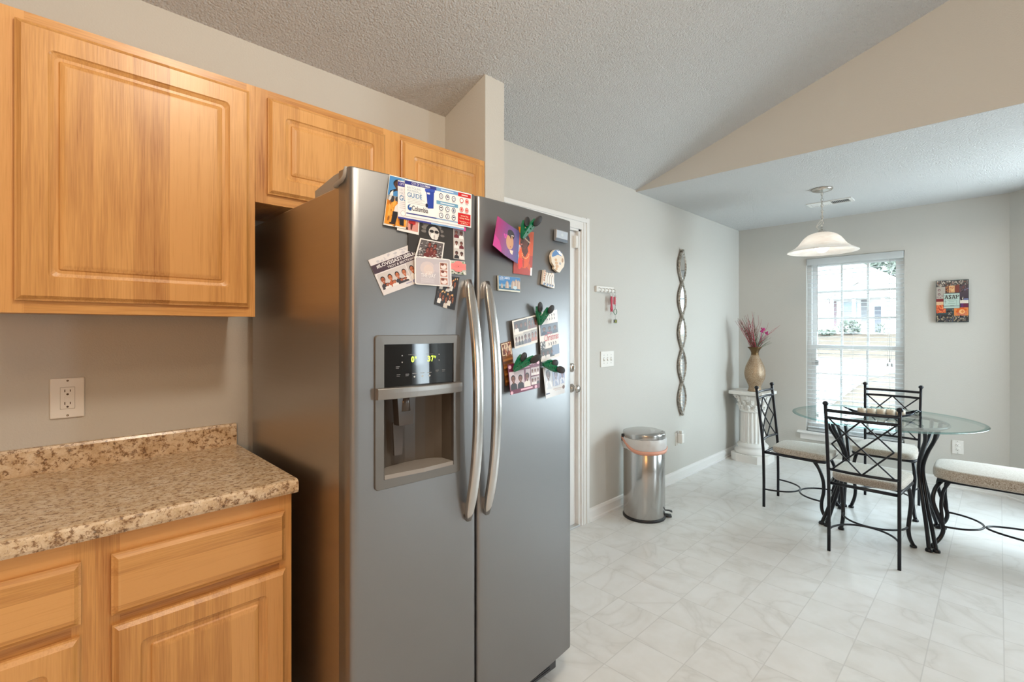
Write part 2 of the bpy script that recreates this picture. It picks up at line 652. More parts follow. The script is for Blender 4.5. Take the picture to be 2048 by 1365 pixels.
# white door half hidden behind the refrigerator
d = struct(MB().rbox((DX0 + .012, YW + .022, 0.012), (DX1 - .028, YW + .062, DZ - .02), 0.002).build('door_1', MAT['door_paint']))
k = MB()
k.lathe([(0.030, 0), (0.031, 0.004), (0.026, 0.010), (0.012, 0.014), (0.011, 0.030), (0.020, 0.036), (0.027, 0.044), (0.028, 0.055), (0.022, 0.064), (0.0001, 0.066)], (0, 0, 0), 24, axis='Y')
k.xf(Matrix.Translation((2.622, YW + .022, 0.958)) @ Matrix.Scale(-1, 4, (0, 1, 0)))
k.build('door_knob', MAT['nickel'], d)
k = MB()
k.lathe([(0.031, 0), (0.031, 0.008), (0.024, 0.014), (0.020, 0.016), (0.0001, 0.016)], (0, 0, 0), 24, axis='Y')
k.box((-0.004, 0.016, -0.014), (0.004, 0.030, 0.014))
k.xf(Matrix.Translation((2.622, YW + .022, 1.100)) @ Matrix.Scale(-1, 4, (0, 1, 0)))
k.build('deadbolt', MAT['nickel'], d)
k = MB().rbox((2.642, YW - .004, 1.925), (2.668, YW + .024, 2.010), 0.003)
k.build('latch', MAT['white_plastic'], d)
t = MB()
for (x0, x1, z0, z1) in ((DX1 - .028, DX1, 0, DZ), (DX0 - .02, DX0 + .01, 0, DZ)):
    t.box((x0, YW - .003, z0), (x1, YW + .12, z1))
t.box((DX0, YW - .003, DZ - .018), (DX1, YW + .12, DZ))
for x0, x1 in ((DX1 - .006, DX1 + .074), (DX0 - .074, DX0 + .006)):
    t.box((x0, YW - .014, 0), (x1, YW + .001, DZ + .08))
    t.box((x0 + .052, YW - .021, 0), (x1, YW - .010, DZ + .08) if x0 > 2 else (x1 - .006, YW - .010, DZ + .08))
    t.box((x0 + .020, YW - .018, 0), (x0 + .030, YW - .010, DZ + .06))
t.box((DX0 - .074, YW - .0145, DZ - .006), (DX1 + .074, YW + .001, DZ + .074))
t.box((DX0 - .074, YW - .0215, DZ + .046), (DX1 + .0745, YW - .010, DZ + .074))
struct(t.build('trim_1', MAT['trim']))
struct(MB().rbox((DX0, YW - .012, 0), (DX1 - .02, YW + .10, 0.012), 0.003).build('trim_2', plain('aluminium_sill', (0.6, 0.6, 0.6, 1), 0.35, 0.8)))

# window of the far wall: two sashes with muntins, glass, sill and apron
wf = MB()
xg = XF + 0.085
fr = 0.035
wf.box((XF + .055, WY0, WZ0), (XF + .135, WY0 + fr, WZ1))
wf.box((XF + .055, WY1 - fr, WZ0), (XF + .135, WY1, WZ1))
wf.box((XF + .056, WY0 + fr, WZ1 - fr), (XF + .134, WY1 - fr, WZ1))
wf.box((XF + .056, WY0 + fr, WZ0), (XF + .134, WY1 - fr, WZ0 + fr))
win = struct(wf.build('window_1', MAT['trim'], origin=(XF + .09, (WY0 + WY1) / 2, WZ0)))
ZM = 1.19


def sash(z0, z1, x):
    s = MB()
    y0, y1 = WY0 + fr + .001, WY1 - fr - .001
    b = 0.038
    s.box((x, y0, z0), (x + .03, y0 + b, z1))
    s.box((x, y1 - b, z0), (x + .03, y1, z1))
    s.box((x + .0005, y0 + b, z1 - b), (x + .0295, y1 - b, z1))
    s.box((x + .0005, y0 + b, z0), (x + .0295, y1 - b, z0 + b))
    gy0, gy1, gz0, gz1 = y0 + b, y1 - b, z0 + b, z1 - b
    for i in (1, 2):
        yy = gy0 + (gy1 - gy0) * i / 3
        s.box((x + .006, yy - .009, gz0), (x + .024, yy + .009, gz1))
        zz = gz0 + (gz1 - gz0) * i / 3
        s.box((x + .007, gy0, zz - .009), (x + .023, gy1, zz + .009))
    o = s.build('sash', MAT['trim'], win)
    MB().box((x + .013, gy0 - .004, gz0 - .004), (x + .017, gy1 + .004, gz1 + .004)).build('pane', MAT['pane'], o)


sash(ZM - .02, WZ1 - fr, XF + .098)
sash(WZ0 + fr, ZM + .018, XF + .066)
s = MB()
s.rbox((XF - .045, WY0 - .075, WZ0 - .022), (XF + .06, WY1 + .075, WZ0), .004)
s.rbox((XF - .018, WY0 - .05, WZ0 - .085), (XF + .001, WY1 + .05, WZ0 - .022), .003)
s.build('window_sill', MAT['trim'], win)
wl = MB().rbox((XF + .048, 1.288, 1.00), (XF + .0655, 1.318, 1.05), .003)
wl.build('sash_latch', plain('grey_latch', (.5, .5, .5, 1), .4), win)

# ---------------------------------------------------------------- outdoors
def outdoor(name, c1, c2, sc):
    m = NT(name)
    co = m.coords()
    m.l(m.ramp(m.noise(co, sc, 4, 0.6), [(0.35, c1), (0.65, c2)]), m.b.inputs['Base Color'])
    m.b.inputs['Roughness'].default_value = 0.95
    return m.mat


dry = outdoor('dry_lawn', (0.105, 0.082, 0.060, 1), (0.145, 0.115, 0.085, 1), 1.2)
conc = outdoor('pale_concrete', (0.50, 0.50, 0.49, 1), (0.58, 0.57, 0.56, 1), 2)
leafy = outdoor('evergreen_leaf', (0.11, 0.135, 0.115, 1), (0.20, 0.23, 0.19, 1), 6)  # leaf tones paled, outdoor glare mixed into the colour
siding = plain('white_siding', (0.80, 0.80, 0.80, 1), 0.6)
g = MB()
prof = [(5.9, -0.42), (38, -0.42), (49.0, 0.98), (75, 1.1)]
vs = [(x, y, z) for x, z in prof for y in (-20, 40)]
g.add(vs, [(2 * i, 2 * i + 2, 2 * i + 3, 2 * i + 1) for i in range(3)])
vs2 = [(x, y, z - .4) for x, z in prof for y in (-20, 40)]
g.add(vs2, [(2 * i, 2 * i + 1, 2 * i + 3, 2 * i + 2) for i in range(3)])
struct(g.build('lawn', dry, origin=(30, 5, -.42)))
g = MB()
g.prism([(8.8, 2.9), (12.9, 2.75), (16.7, 3.02), (21.3, 3.34), (25.3, 3.03), (28, 2.0), (30, -18), (34, -18), (33, 40), (30.5, 40), (30.5, 12), (12.8, 12)], -.42, -.30)
struct(g.build('driveway', conc))
bed = MB()
for i in range(90):
    bed.sphere((rnd.uniform(6.6, 8.9), rnd.uniform(0.4, 3.4), -.36 + rnd.uniform(0, .10)), rnd.uniform(.05, .12), 7, 5, sz=0.7)
tag(bed.build('pebbles', outdoor('pale_pebble', (0.35, 0.33, 0.31, 1), (0.75, 0.73, 0.70, 1), 9)), 'pale pebbles edging the bed just outside the dining window', 'pebbles', kind='stuff')

# the neighbour's house across the street; door, glass and shutter colours paled with glare
H = thing('house', 'white neighbouring house with a gabled porch seen through the window blind', 'house', (50, 8.5, 1.0))
hb = MB().box((52, 5.2, 1.0), (60, 16, 4.15))
hb.build('wall', siding, H)
r = MB()
r.prism([(3.2, 4.05), (17, 4.05), (13.5, 7.9), (9.6, 7.9)], 51.6, 60.4, 'X')
r.build('roof', plain('pale_roof_shingle', (0.52, 0.51, 0.50, 1), 0.8), H)
r = MB()
r.prism([(10.55, 4.2), (6.55, 4.2), (8.40, 5.32)], 49.6, 53, 'X')
r.build('porch_gable', siding, H)
r = MB()
for a, b in (((10.75, 4.12), (8.4, 5.48)), ((6.35, 4.12), (8.4, 5.48))):
    r.prism([a, b, (b[0], b[1] - .12), (a[0], a[1] - .12)], 49.4, 53.2, 'X')
r.box((49.6, 6.55, 4.02), (53, 10.55, 4.22))
r.build('gable_trim', plain('gable_grey', (0.62, 0.62, 0.62, 1), 0.7), H)
MB().box((49.7, 6.5, .9), (52, 10.6, 1.12)).build('porch_floor', conc, H)
for y in (6.75, 8.75, 10.35):
    MB().box((49.75, y - .11, 1.1), (49.97, y + .11, 4.05)).build('column', siding, H)
dr = MB().box((51.93, 6.95, 1.12), (52.0, 7.62, 3.42)).build('door', plain('slate_blue_door', (0.17, 0.18, 0.21, 1), 0.5), H)
MB().box((51.9, 8.0, 1.9), (52.0, 8.58, 4.0)).build('side_panel', plain('grey_shade_panel', (0.27, 0.275, 0.29, 1), 0.7), H)
MB().box((51.93, 8.9, 2.0), (52.0, 9.9, 3.85)).build('window', plain('house_glass', (0.35, 0.42, 0.48, 1), 0.2), H)
for y in (10.5,):
    MB().box((51.92, y - .05, 1.7), (52.0, y + .48, 3.95)).build('shutter', plain('plum_shutter', (0.25, 0.185, 0.20, 1), 0.6), H)
rl = MB()
for i in range(4):
    rl.box((49.72, 7.95 + i * .12, 1.1), (49.76, 7.99 + i * .12, 1.95))
rl.box((49.72, 7.9, 1.9), (49.76, 8.4, 1.96))
rl.build('railing', siding, H)


def bush(name, c, r, h, n, label, cat='shrub', group=None, trunk=False):
    b = MB()
    for i in range(n):
        a, q = rnd.uniform(0, 2 * PI), math.sqrt(rnd.random())
        zz = rnd.uniform(0.1, 1)
        q *= math.sqrt(max(0.05, 1 - (zz * 1.6 - .8) ** 2))
        p = Vector((c[0] + r * q * math.cos(a), c[1] + r * q * math.sin(a), c[2] + h * zz))
        s = r * rnd.uniform(.10, .22)
        u = Vector((rnd.uniform(-1, 1), rnd.uniform(-1, 1), rnd.uniform(-1, 1))).normalized() * s
        w_ = u.orthogonal().normalized() * s * .6
        b.add([p - u, p + w_, p + u, p - w_], [(0, 1, 2, 3)])
    o = b.build(name, leafy, origin=c, fix=False)
    tag(o, label, cat, group)
    if trunk:
        t = MB().tube([(c[0], c[1], 1.0), (c[0], c[1], c[2] + h * .3)], .16)
        t.build('trunk', plain('bark', (0.12, 0.09, 0.07, 1), 0.9), o)
    return o


bush('shrub', (48.9, 8.9, 1.0), .85, 1.15, 260, 'round dark shrub in front of the neighbouring porch, left of its white railing')
bush('shrub', (48.6, 6.7, 1.0), .45, .9, 140, 'small spiky shrub right of the neighbouring porch railing')
bush('shrub', (48.3, 10.6, .9), .95, .42, 160, 'low dark shrub below the plum shutter of the neighbouring house')
bush('tree', (63, 8.2, 4.6), 2.4, 4.6, 420, 'tall leafy tree rising behind the neighbouring roof', 'tree', trunk=True)

# ================================================================ KITCHEN RUN
def ring_panel(mb, x0, x1, z0, z1, yb, rings, mi=0, nc=5):
    """a moulded slab facing -Y: rings = (inset, y, corner radius); the last ring is filled"""
    n = 4 * nc
    allv = []
    for (ins, y, rad) in rings:
        a0, a1, b0, b1 = x0 + ins, x1 - ins, z0 + ins, z1 - ins
        pts = []
        for cx, cz, st, top in ((a1, b1, 0, 1), (a0, b1, PI / 2, 1), (a0, b0, PI, 0), (a1, b0, 1.5 * PI, 0)):
            r = rad if top else rad * .99
            sx = -1 if cx == a1 else 1
            sz = -1 if cz == b1 else 1
            for i in range(nc):
                t = st + (PI / 2) * i / (nc - 1)
                pts.append((cx + sx * r + r * math.cos(t), y, cz + sz * r + r * math.sin(t)))
        allv.append(pts)
    vs = [p for r in allv for p in r]
    fs = []
    for i in range(len(rings) - 1):
        for k in range(n):
            l = (k + 1) % n
            fs.append((i * n + k, i * n + l, (i + 1) * n + l, (i + 1) * n + k))
    fs.append(tuple((len(rings) - 1) * n + k for k in range(n)))
    fs.append(tuple(range(n - 1, -1, -1)))
    return mb.add(vs, fs, mi)


def cabinet_door(x0, x1, z0, z1, yface, mat, parent, name='door', frame=0.068, plain_front=False):
    t = 0.019
    y = yface - t
    e = 1e-4
    if plain_front:
        rings = [(0, yface, e), (0, yface - .009, e), (.004, yface - .011, e), (.012, y, e), (.017, y + .0005, e)]
    else:
        f = frame
        rings = [(0, yface, e), (0, yface - .009, e), (.004, yface - .011, e), (.012, y, e), (f - .006, y, .013), (f - .003, y + .0035, .014),
                 (f + .006, y + .0075, .014), (f + .014, y + .0075, .006), (f + .017, y + .004, .002), (f + .026, y + .001, e), (f + .03, y + .0005, e)]
    m = MB()
    ring_panel(m, x0, x1, z0, z1, yface, rings)
    return m.build(name, mat, parent)


UY = 1.735     # face of the wall cabinets
UB, UT = 1.403, 2.168
uc = thing('upper_cabinet', 'large honey maple wall cabinet with one raised-panel door above the outlet', 'cabinet', (0.22, YW, UB))
MB().box((-.14, UY + .019, UB + .004), (.516, YW - .002, UT)).build('carcass', MAT['wood_s'], uc)
MB().box((-.14, UY, UB), (-.022, UY + .019, UT)).build('face_frame_stile', MAT['wood_s'], uc)
MB().box((.4905, UY, UB), (.5165, UY + .019, UT)).build('face_frame_stile', MAT['wood_s'], uc)
MB().box((-.022, UY + .0003, UB), (.4905, UY + .019, UB + .046)).build('face_frame_rail', MAT['wood_r'], uc)
MB().box((-.022, UY + .0003, UT - .046), (.4905, UY + .019, UT)).build('face_frame_rail', MAT['wood_r'], uc)
cabinet_door(-.0385, .4975, 1.4345, 2.141, UY - .001, MAT['wood_v'], uc, frame=.066)

oc = thing('upper_cabinet', 'shallow honey maple wall cabinet with two doors above the refrigerator', 'cabinet', (1.02, YW, 1.785))
MB().box((.5175, UY + .019, 1.789), (1.529, YW - .002, UT)).build('carcass', MAT['wood_s'], oc)
MB().box((.5172, UY, 1.785), (.556, UY + .019, UT)).build('face_frame_stile', MAT['wood_s'], oc)
MB().box((.990, UY, 1.785), (1.066, UY + .019, UT)).build('face_frame_stile', MAT['wood_s'], oc)
MB().box((1.500, UY, 1.785), (1.5295, UY + .019, UT)).build('face_frame_stile', MAT['wood_s'], oc)
for a, b in ((.556, .990), (1.066, 1.500)):
    MB().box((a, UY + .0003, 1.785), (b, UY + .019, 1.823)).build('face_frame_rail', MAT['wood_r'], oc)
    MB().box((a, UY + .0003, UT - .036), (b, UY + .019, UT)).build('face_frame_rail', MAT['wood_r'], oc)
cabinet_door(.553, .993, 1.817, 2.140, UY - .001, MAT['wood_v'], oc, frame=.060)
cabinet_door(1.066, 1.512, 1.817, 2.140, UY - .001, MAT['wood_v'], oc, frame=.060)

# base cabinets
BY = 1.452
bc = thing('base_cabinet', 'maple base cabinet beside the refrigerator with one drawer over one door', 'cabinet', (.31, YW, 0))
MB().box((.0985, BY + .019, .10), (.529, YW - .002, .888)).build('carcass', MAT['wood_s'], bc)
MB().box((.0971, BY, .10), (.140, BY + .019, .8885)).build('face_frame_stile', MAT['wood_s'], bc)
MB().box((.496, BY, .10), (.530, BY + .019, .8885)).build('face_frame_stile', MAT['wood_s'], bc)
for z0, z1 in ((.828, .8883), (.664, .70), (.10, .14)):
    MB().box((.140, BY + .0003, z0), (.496, BY + .019, z1)).build('face_frame_rail', MAT['wood_r'], bc)
MB().box((.0985, BY + .075, 0), (.529, BY + .09, .10)).build('toe_kick', MAT['wood_r'], bc)
cabinet_door(.1235, .509, .696, .8405, BY - .001, MAT['wood_h'], bc, 'drawer_front', plain_front=True)
cabinet_door(.1245, .511, .118, .6745, BY - .001, MAT['wood_v'], bc, frame=.058)

bl = thing('base_cabinet', 'maple base cabinet directly under the wall outlet, away from the refrigerator', 'cabinet', (-.2, YW, 0))
MB().box((-.50, BY + .019, .10), (.0965, YW - .002, .888)).build('carcass', MAT['wood_s'], bl)
MB().box((.056, BY, .10), (.0970, BY + .019, .8885)).build('face_frame_stile', MAT['wood_s'], bl)
MB().box((-.50, BY, .10), (-.46, BY + .019, .8885)).build('face_frame_stile', MAT['wood_s'], bl)
for z0, z1 in ((.828, .8883), (.664, .70), (.10, .14)):
    MB().box((-.46, BY + .0003, z0), (.056, BY + .019, z1)).build('face_frame_rail', MAT['wood_r'], bl)
MB().box((-.50, BY + .075, 0), (.0965, BY + .09, .10)).build('toe_kick', MAT['wood_r'], bl)
cabinet_door(-.38, .0715, .700, .8405, BY - .001, MAT['wood_h'], bl, 'drawer_front', plain_front=True)
cabinet_door(-.38, .0695, .118, .6745, BY - .001, MAT['wood_v'], bl, frame=.058)

# countertop with rolled front edge
CZ = 0.927
CF = 1.426
ct = MB()
prof = [(YW - .001, CZ), (CF + .014, CZ), (CF + .006, CZ - .002), (CF + .0015, CZ - .007), (CF, CZ - .014), (CF, CZ - .030), (CF + .004, CZ - .038), (CF + .028, CZ - .038), (CF + .03, CZ - .0382), (YW - .001, CZ - .0382)]
ct.prism(prof, -1.2, .541, 'X')
ctop = tag(ct.build('countertop', MAT['granite'], origin=(0, 1.74, CZ - .04)), 'brown speckled laminate countertop on the base cabinets', 'countertop')
bs = MB()
bs.prism([(YW - .001, CZ), (YW - .021, CZ), (YW - .021, CZ + .070), (YW - .017, CZ + .0775), (YW - .001, CZ + .0785)], -1.2, .5405, 'X')
bs.build('backsplash', MAT['granite'], ctop)


# ---------------------------------------------------------------- outlets and switches
def outlet(mb_parent_loc, face, label, kind='duplex', w=.072, h=.115, name='wall_outlet'):
    """built facing -Y at the origin, then turned onto its wall"""
    t = thing(name, label, 'outlet', (0, 0, 0), 'white wall outlets')
    MB().rbox((-w / 2, -.006, -h / 2), (w / 2, 0, h / 2), .0025).build('cover_plate', MAT['white_plastic'], t)
    if kind == 'gfci':
        MB().rbox((-.0168, -.0085, -.0335), (.0168, -.004, .0335), .001).build('receptacle', MAT['white_plastic'], t)
        b = MB()
        for x0, x1, z0, z1 in ((-.0172, -.0168, -.0337, .0337), (.0168, .0172, -.0337, .0337), (-.0172, .0172, .0335, .0339), (-.0172, .0172, -.0339, -.0335)):
            b.box((x0, -.0066, z0), (x1, -.0058, z1))
        b.build('gap', MAT['slot'], t)
        for z in (.003, -.004):
            MB().rbox((-.008, -.0098, z - .0024), (.008, -.008, z + .0024), .0006).build('button', MAT['white_plastic'], t)
        cz = (.0185, -.0205)
        yy = -.0088
    else:
        for z in (.0195, -.0195):
            MB().lathe([(.0165, 0), (.0165, -.0075), (.0155, -.0085), (.0001, -.0085)], (0, 0, z), 24, axis='Y', sy=.9).build('receptacle', MAT['white_plastic'], t)
        cz = (.0195, -.0195)
        yy = -.0088
    for z in cz:
        b = MB()
        b.box((-.0075, yy, z + .000), (-.0052, yy + .0006, z + .0085))
        b.build('slot', MAT['slot'], t)
        b = MB()
        b.box((.0052, yy, z + .001), (.0075, yy + .0006, z + .0078))
        b.build('slot', MAT['slot'], t)
        b = MB()
        b.lathe([(.003, yy), (.003, yy + .0006)], (0, 0, z - .0065), 10, axis='Y')
        b.build('ground_hole', MAT['slot'], t)
    for z in ((h / 2 - .008), -(h / 2 - .008)):
        MB().lathe([(.003, -.0070), (.0026, -.0060)], (0, 0, z), 10, axis='Y').build('screw', MAT['nickel'], t)
    t.location = mb_parent_loc
    t.rotation_euler = (0, 0, face)
    return t


outlet((.070, YW - .0005, 1.147), 0, 'white grounded outlet with test buttons above the countertop', 'gfci', .080, .124)
outlet((XF - .0005, .248, .357), -PI / 2, 'white outlet low on the far wall, right of the dining table')
o3 = outlet((4.130, YW - .0005, .372), 0, 'white outlet on the long wall behind the trash can, holding a plug-in')
pl = thing('plug_in_freshener', 'small white plug-in unit in the outlet beside the trash can', 'plug-in', (4.135, YW - .0095, .36))
MB().rbox((4.112, YW - .055, .335), (4.162, YW - .0098, .425), .010).build('body', MAT['white_plastic'], pl)
MB().rbox((4.120, YW - .050, .425), (4.154, YW - .018, .452), .006).build('bottle', plain('milky_bottle', (0.75, 0.75, 0.73, 1), 0.2), pl)

sw = thing('light_switch', 'white three-gang light switch on the wall right of the white door', 'switch', (3.018, YW - .0005, 1.143))
MB().rbox((2.934, YW - .0065, 1.085), (3.102, YW - .0005, 1.201), .0025).build('cover_plate', MAT['white_plastic'], sw)
for i in (-1, 0, 1):
    x = 3.018 + i * .046
    MB().prism([(YW - .0065, 1.152), (YW - .017, 1.134), (YW - .016, 1.130), (YW - .0065, 1.134)], x - .005, x + .005, 'X').build('toggle', MAT['white_plastic'], sw)
grey = plain('shadowy_slot', (0.35, 0.34, 0.33, 1), 0.5)
for i in (-1, 0, 1):
    x = 3.018 + i * .046
    for z in (.030, -.030):
        MB().lathe([(.003, -.0072), (.003, -.006)], (x, YW, 1.143 + z), 8, axis='Y').build('screw', grey, sw)
    MB().box((x - .0065, YW - .0069, 1.130), (x + .0065, YW - .0064, 1.156)).build('slot', grey, sw)

# ================================================================ REFRIGERATOR
FX0, FX1, FGAP = .578, 1.487, .9855
FY, BOW = 1.176, .022


def yf(x):
    t = min(1.0, abs((x - 1.0325) / .4545))
    return FY - BOW * (1 - t * t)


fr_ = thing('refrigerator', 'stainless side-by-side refrigerator with ice and water dispenser, covered in photos and magnets', 'refrigerator', (1.03, 1.6, 0))
MB().rbox((FX0 + .004, 1.252, .03), (FX1 - .004, 1.985, 1.748), .003).build('case', MAT['steel_case'], fr_)
MB().box((FX0 + .02, 1.247, .12), (FX1 - .02, 1.253, 1.745)).build('gasket', MAT['black'], fr_)
for x0, x1 in ((FX0 + .012, FX0 + .085), (FX1 - .085, FX1 - .012)):
    hc = MB()
    hc.prism([(1.43, 1.747), (1.43, 1.772), (1.30, 1.790), (1.225, 1.790), (1.225, 1.786), (1.262, 1.783), (1.262, 1.747)], x0, x1, 'X')
    hc.build('hinge_cover', plain('grey_hinge_plastic', (0.40, 0.385, 0.36, 1), 0.45), fr_)
hb = MB()
hb.tube([(FX0 + .001, 1.268, 1.750), (FX0 - .001, 1.262, 1.752), (FX0 - .001, 1.222, 1.757), (FX0 - .0005, 1.210, 1.764), (FX0, 1.207, 1.776), (FX0 + .004, 1.207, 1.787)], .0065, 10)
hb.sphere((FX0 + .004, 1.262, 1.7535), .009, 12, 8)
hb.build('hinge', plain('grey_hinge_plastic', (0.40, 0.385, 0.36, 1), 0.45), fr_)
kp = MB().rbox((FX0 + .02, 1.235, .02), (FX1 - .02, 1.252, .112), .004)
for i in range(9):
    kp.box((FX0 + .06, 1.231, .032 + i * .008), (FX1 - .06, 1.236, .036 + i * .008))
kp.build('toe_grille', plain('dark_grille', (0.05, 0.05, 0.055, 1), 0.5), fr_)
for x in (FX0 + .06, FX1 - .06):
    for y in (1.30, 1.93):
        MB().lathe([(.022, 0), (.022, .02), (.012, .022), (.012, .035)], (x, y, 0), 14).build('levelling_foot', MAT['black'], fr_)

DZ0, DZ1 = .119, 1.785
CX0, CX1, CVZ0, CVZ1 = .664, .893, .953, 1.320     # opening for the dispenser


def door_slab(x0, x1, hole=None):
    mb = MB()
    r = .010
    xs = [x0, x0 + .002, x0 + .005, x0 + r]
    if hole:
        cols = [x0 + r, .60, .63, hole[0], .70, .74, .78, .82, .86, hole[1], .915, .94, .96, x1 - r]
    else:
        cols = [x0 + r + (x1 - x0 - 2 * r) * i / 16 for i in range(17)]
    xs = [x0, x0 + .0015, x0 + .0045] + cols + [x1 - .0045, x1 - .0015, x1]

    def edge(x):
        d = min(x - x0, x1 - x)
        return 0 if d >= r else r - math.sqrt(max(0, r * r - (r - d) ** 2))
    zr = .005
    zs = [(DZ0, zr), (DZ0 + .0015, .002), (DZ0 + zr, 0)] + ([(hole[2], 0), (hole[3], 0)] if hole else []) + [(DZ1 - zr, 0), (DZ1 - .0015, .002), (DZ1, zr)]
    vs, fs = [], []
    nx = len(xs)
    for z, q in zs:
        for x in xs:
            vs.append((x, yf(x) + edge(x) + q, z))
    for j in range(len(zs) - 1):
        for i in range(nx - 1):
            if hole and zs[j][0] == hole[2] and hole[0] - 1e-6 <= xs[i] < hole[1] - 1e-6:
                continue
            fs.append((j * nx + i, j * nx + i + 1, (j + 1) * nx + i + 1, (j + 1) * nx + i))
    # sides, top, bottom and back at y = 1.246
    yb = 1.246
    o = len(vs)
    vs += [(x, yb, DZ0) for x in xs] + [(x, yb, DZ1) for x in xs]
    top = (len(zs) - 1) * nx
    for i in range(nx - 1):
        fs.append((i, i + 1, o + i + 1, o + i))
        fs.append((top + i, top + i + 1, o + nx + i + 1, o + nx + i))
        fs.append((o + i, o + i + 1, o + nx + i + 1, o + nx + i))
    left = [j * nx for j in range(len(zs))]
    right = [j * nx + nx - 1 for j in range(len(zs))]
    fs.append(tuple(left + [o + nx, o]))
    fs.append(tuple(right + [o + 2 * nx - 1, o + nx - 1]))
    mb.add(vs, fs, 0, True)
    return mb


def handle(xc, parent):
    pts = []
    N = 28
    z1, z0 = 1.512, .776
    for i in range(N + 1):
        t = i / N
        z = z1 + (z0 - z1) * t
        s = 1 - abs(2 * t - 1) ** 2.4
        pts.append((xc, yf(xc) - .006 - .050 * s, z))
    mb = MB()
    # flattened bar with softly rounded section
    sec = []
    for k in range(16):
        a = 2 * PI * k / 16
        ca, sa = math.cos(a), math.sin(a)
        sec.append((math.copysign(abs(ca) ** .40, ca) * .0170, math.copysign(abs(sa) ** .55, sa) * .0095))
    vs, fs = [], []
    for i, p in enumerate(pts):
        w = 1.0
        e = min(i, N - i)
        w = (.55, .78, .92, 1.0)[min(e, 3)]
        a, b = Vector(pts[max(i - 1, 0)]), Vector(pts[min(i + 1, N)])
        tn = (b - a).normalized()
        nn = Vector((1, 0, 0)).cross(tn).normalized()
        for u, q in sec:
            vs.append(Vector(p) + Vector((1, 0, 0)) * u * w + nn * q)
    n = 16
    for i in range(N):
        for k in range(n):
            l = (k + 1) % n
            fs.append((i * n + k, i * n + l, (i + 1) * n + l, (i + 1) * n + k))
    fs += [tuple(range(n - 1, -1, -1)), tuple(N * n + k for k in range(n))]
    mb.add(vs, fs, 0, True)
    for z in (z1 - .035, z0 + .035):
        mb.box((xc - .011, yf(xc) - .016, z - .018), (xc + .011, yf(xc) + .002, z + .018))
    return mb.build('handle', MAT['steel_handle'], parent)


fd = door_slab(FX0, FGAP - .004, (CX0, CX1, CVZ0, CVZ1)).build('freezer_door', MAT['steel_door'], fr_)
rd = door_slab(FGAP + .004, FX1).build('refrigerator_door', MAT['steel_door'], fr_)
handle(.944, fd)
handle(1.0185, rd)

# dispenser: bezel with rounded outer corners, glass control panel, bar, recess, spout, tray
BX0, BX1, BZ0, BZ1 = .6405, .9175, .929, 1.3455
YB = yf(.70) - .004


def yd(x):
    return yf(x) - .0055


def frame(mb, o, i, r, y_of, depth):
    """rectangular frame o=(x0,x1,z0,z1) with hole i, rounded outer corners, following the door"""
    nc = 6
    pts_o, pts_i = [], []
    x0, x1, z0, z1 = o
    a0, a1, b0, b1 = i
    for cx, cz, st in ((x1, z1, 0), (x0, z1, PI / 2), (x0, z0, PI), (x1, z0, 1.5 * PI)):
        sx, sz = (-1 if cx == x1 else 1), (-1 if cz == z1 else 1)
        ix, iz = (a1 if cx == x1 else a0), (b1 if cz == z1 else b0)
        for k in range(nc):
            t = st + PI / 2 * k / (nc - 1)
            pts_o.append((cx + sx * r + r * math.cos(t), cz + sz * r + r * math.sin(t)))
            pts_i.append((ix, iz))
    n = len(pts_o)
    vs = []
    for (x, z), (xi, zi) in zip(pts_o, pts_i):
        ex, ez = (x0 + x1) / 2, (z0 + z1) / 2
        sx, sz = x + (ex - x) * .010, z + (ez - z) * .008
        vs += [(x, yf(x) + .001, z), (x, y_of(x) + .0025, z), (sx, y_of(sx), sz), (xi, y_of(xi), zi), (xi, y_of(xi) + depth, zi)]
    fs = []
    for k in range(n):
        l = (k + 1) % n
        for j in range(4):
            q = (k * 5 + j, l * 5 + j, l * 5 + j + 1, k * 5 + j + 1)
            fs.append(q)
    return mb.add(vs, fs, 0)


frame(MB(), (BX0, BX1, BZ0, BZ1), (.6662, .8915, .9555, 1.3205), .010, yd, .012).build('dispenser_bezel', MAT['bezel'], fd)
pn = MB()
cols = [.6665 + (.8912 - .6665) * i / 8 for i in range(9)]
vs = [(x, yd(x) + .0022, z) for z in (1.190, 1.320) for x in cols] + [(x, yd(x) + .010, z) for z in (1.190, 1.320) for x in cols]
n = 9
fs = [(i, i + 1, n + i + 1, n + i) for i in range(8)] + [(2 * n + i, 2 * n + i + 1, 3 * n + i + 1, 3 * n + i) for i in range(8)]
fs += [(i, i + 1, 2 * n + i + 1, 2 * n + i) for i in range(8)] + [(n + i, n + i + 1, 3 * n + i + 1, 3 * n + i) for i in range(8)]
pn.add(vs, fs)
disp = pn.build('control_panel', MAT['black_glass'], fd)
bar = MB()
xb = [.6415 + (.9120 - .6415) * i / 12 for i in range(13)]
sec = [(0.002, 1.2035), (-.0125, 1.2030), (-.0145, 1.2010), (-.0150, 1.190), (-.0140, 1.1755), (-.0125, 1.1735), (.004, 1.1725)]
vs = []
for x in xb:
    t = (x - xb[0]) / (xb[-1] - xb[0])
    bul = .010 * (1 - (2 * t - 1) ** 2)
    for y, z in sec:
        vs.append((x, yd(x) + (y - bul if y < 0 else y), z))
k = len(sec)
fs = [(i * k + j, i * k + j + 1, (i + 1) * k + j + 1, (i + 1) * k + j) for i in range(12) for j in range(k - 1)]
fs += [tuple(range(k)), tuple(12 * k + j for j in range(k))]
bar.add(vs, fs, 0, False)
bar.build('dispenser_bar', plain('satin_bar', (0.38, 0.365, 0.35, 1), 0.36, 0.85), fd)
cv = MB()
x0, x1, z0, z1 = .6655, .8918, .9550, 1.185
yA, yBk = yd(.78) + .003, 1.243
arc = []
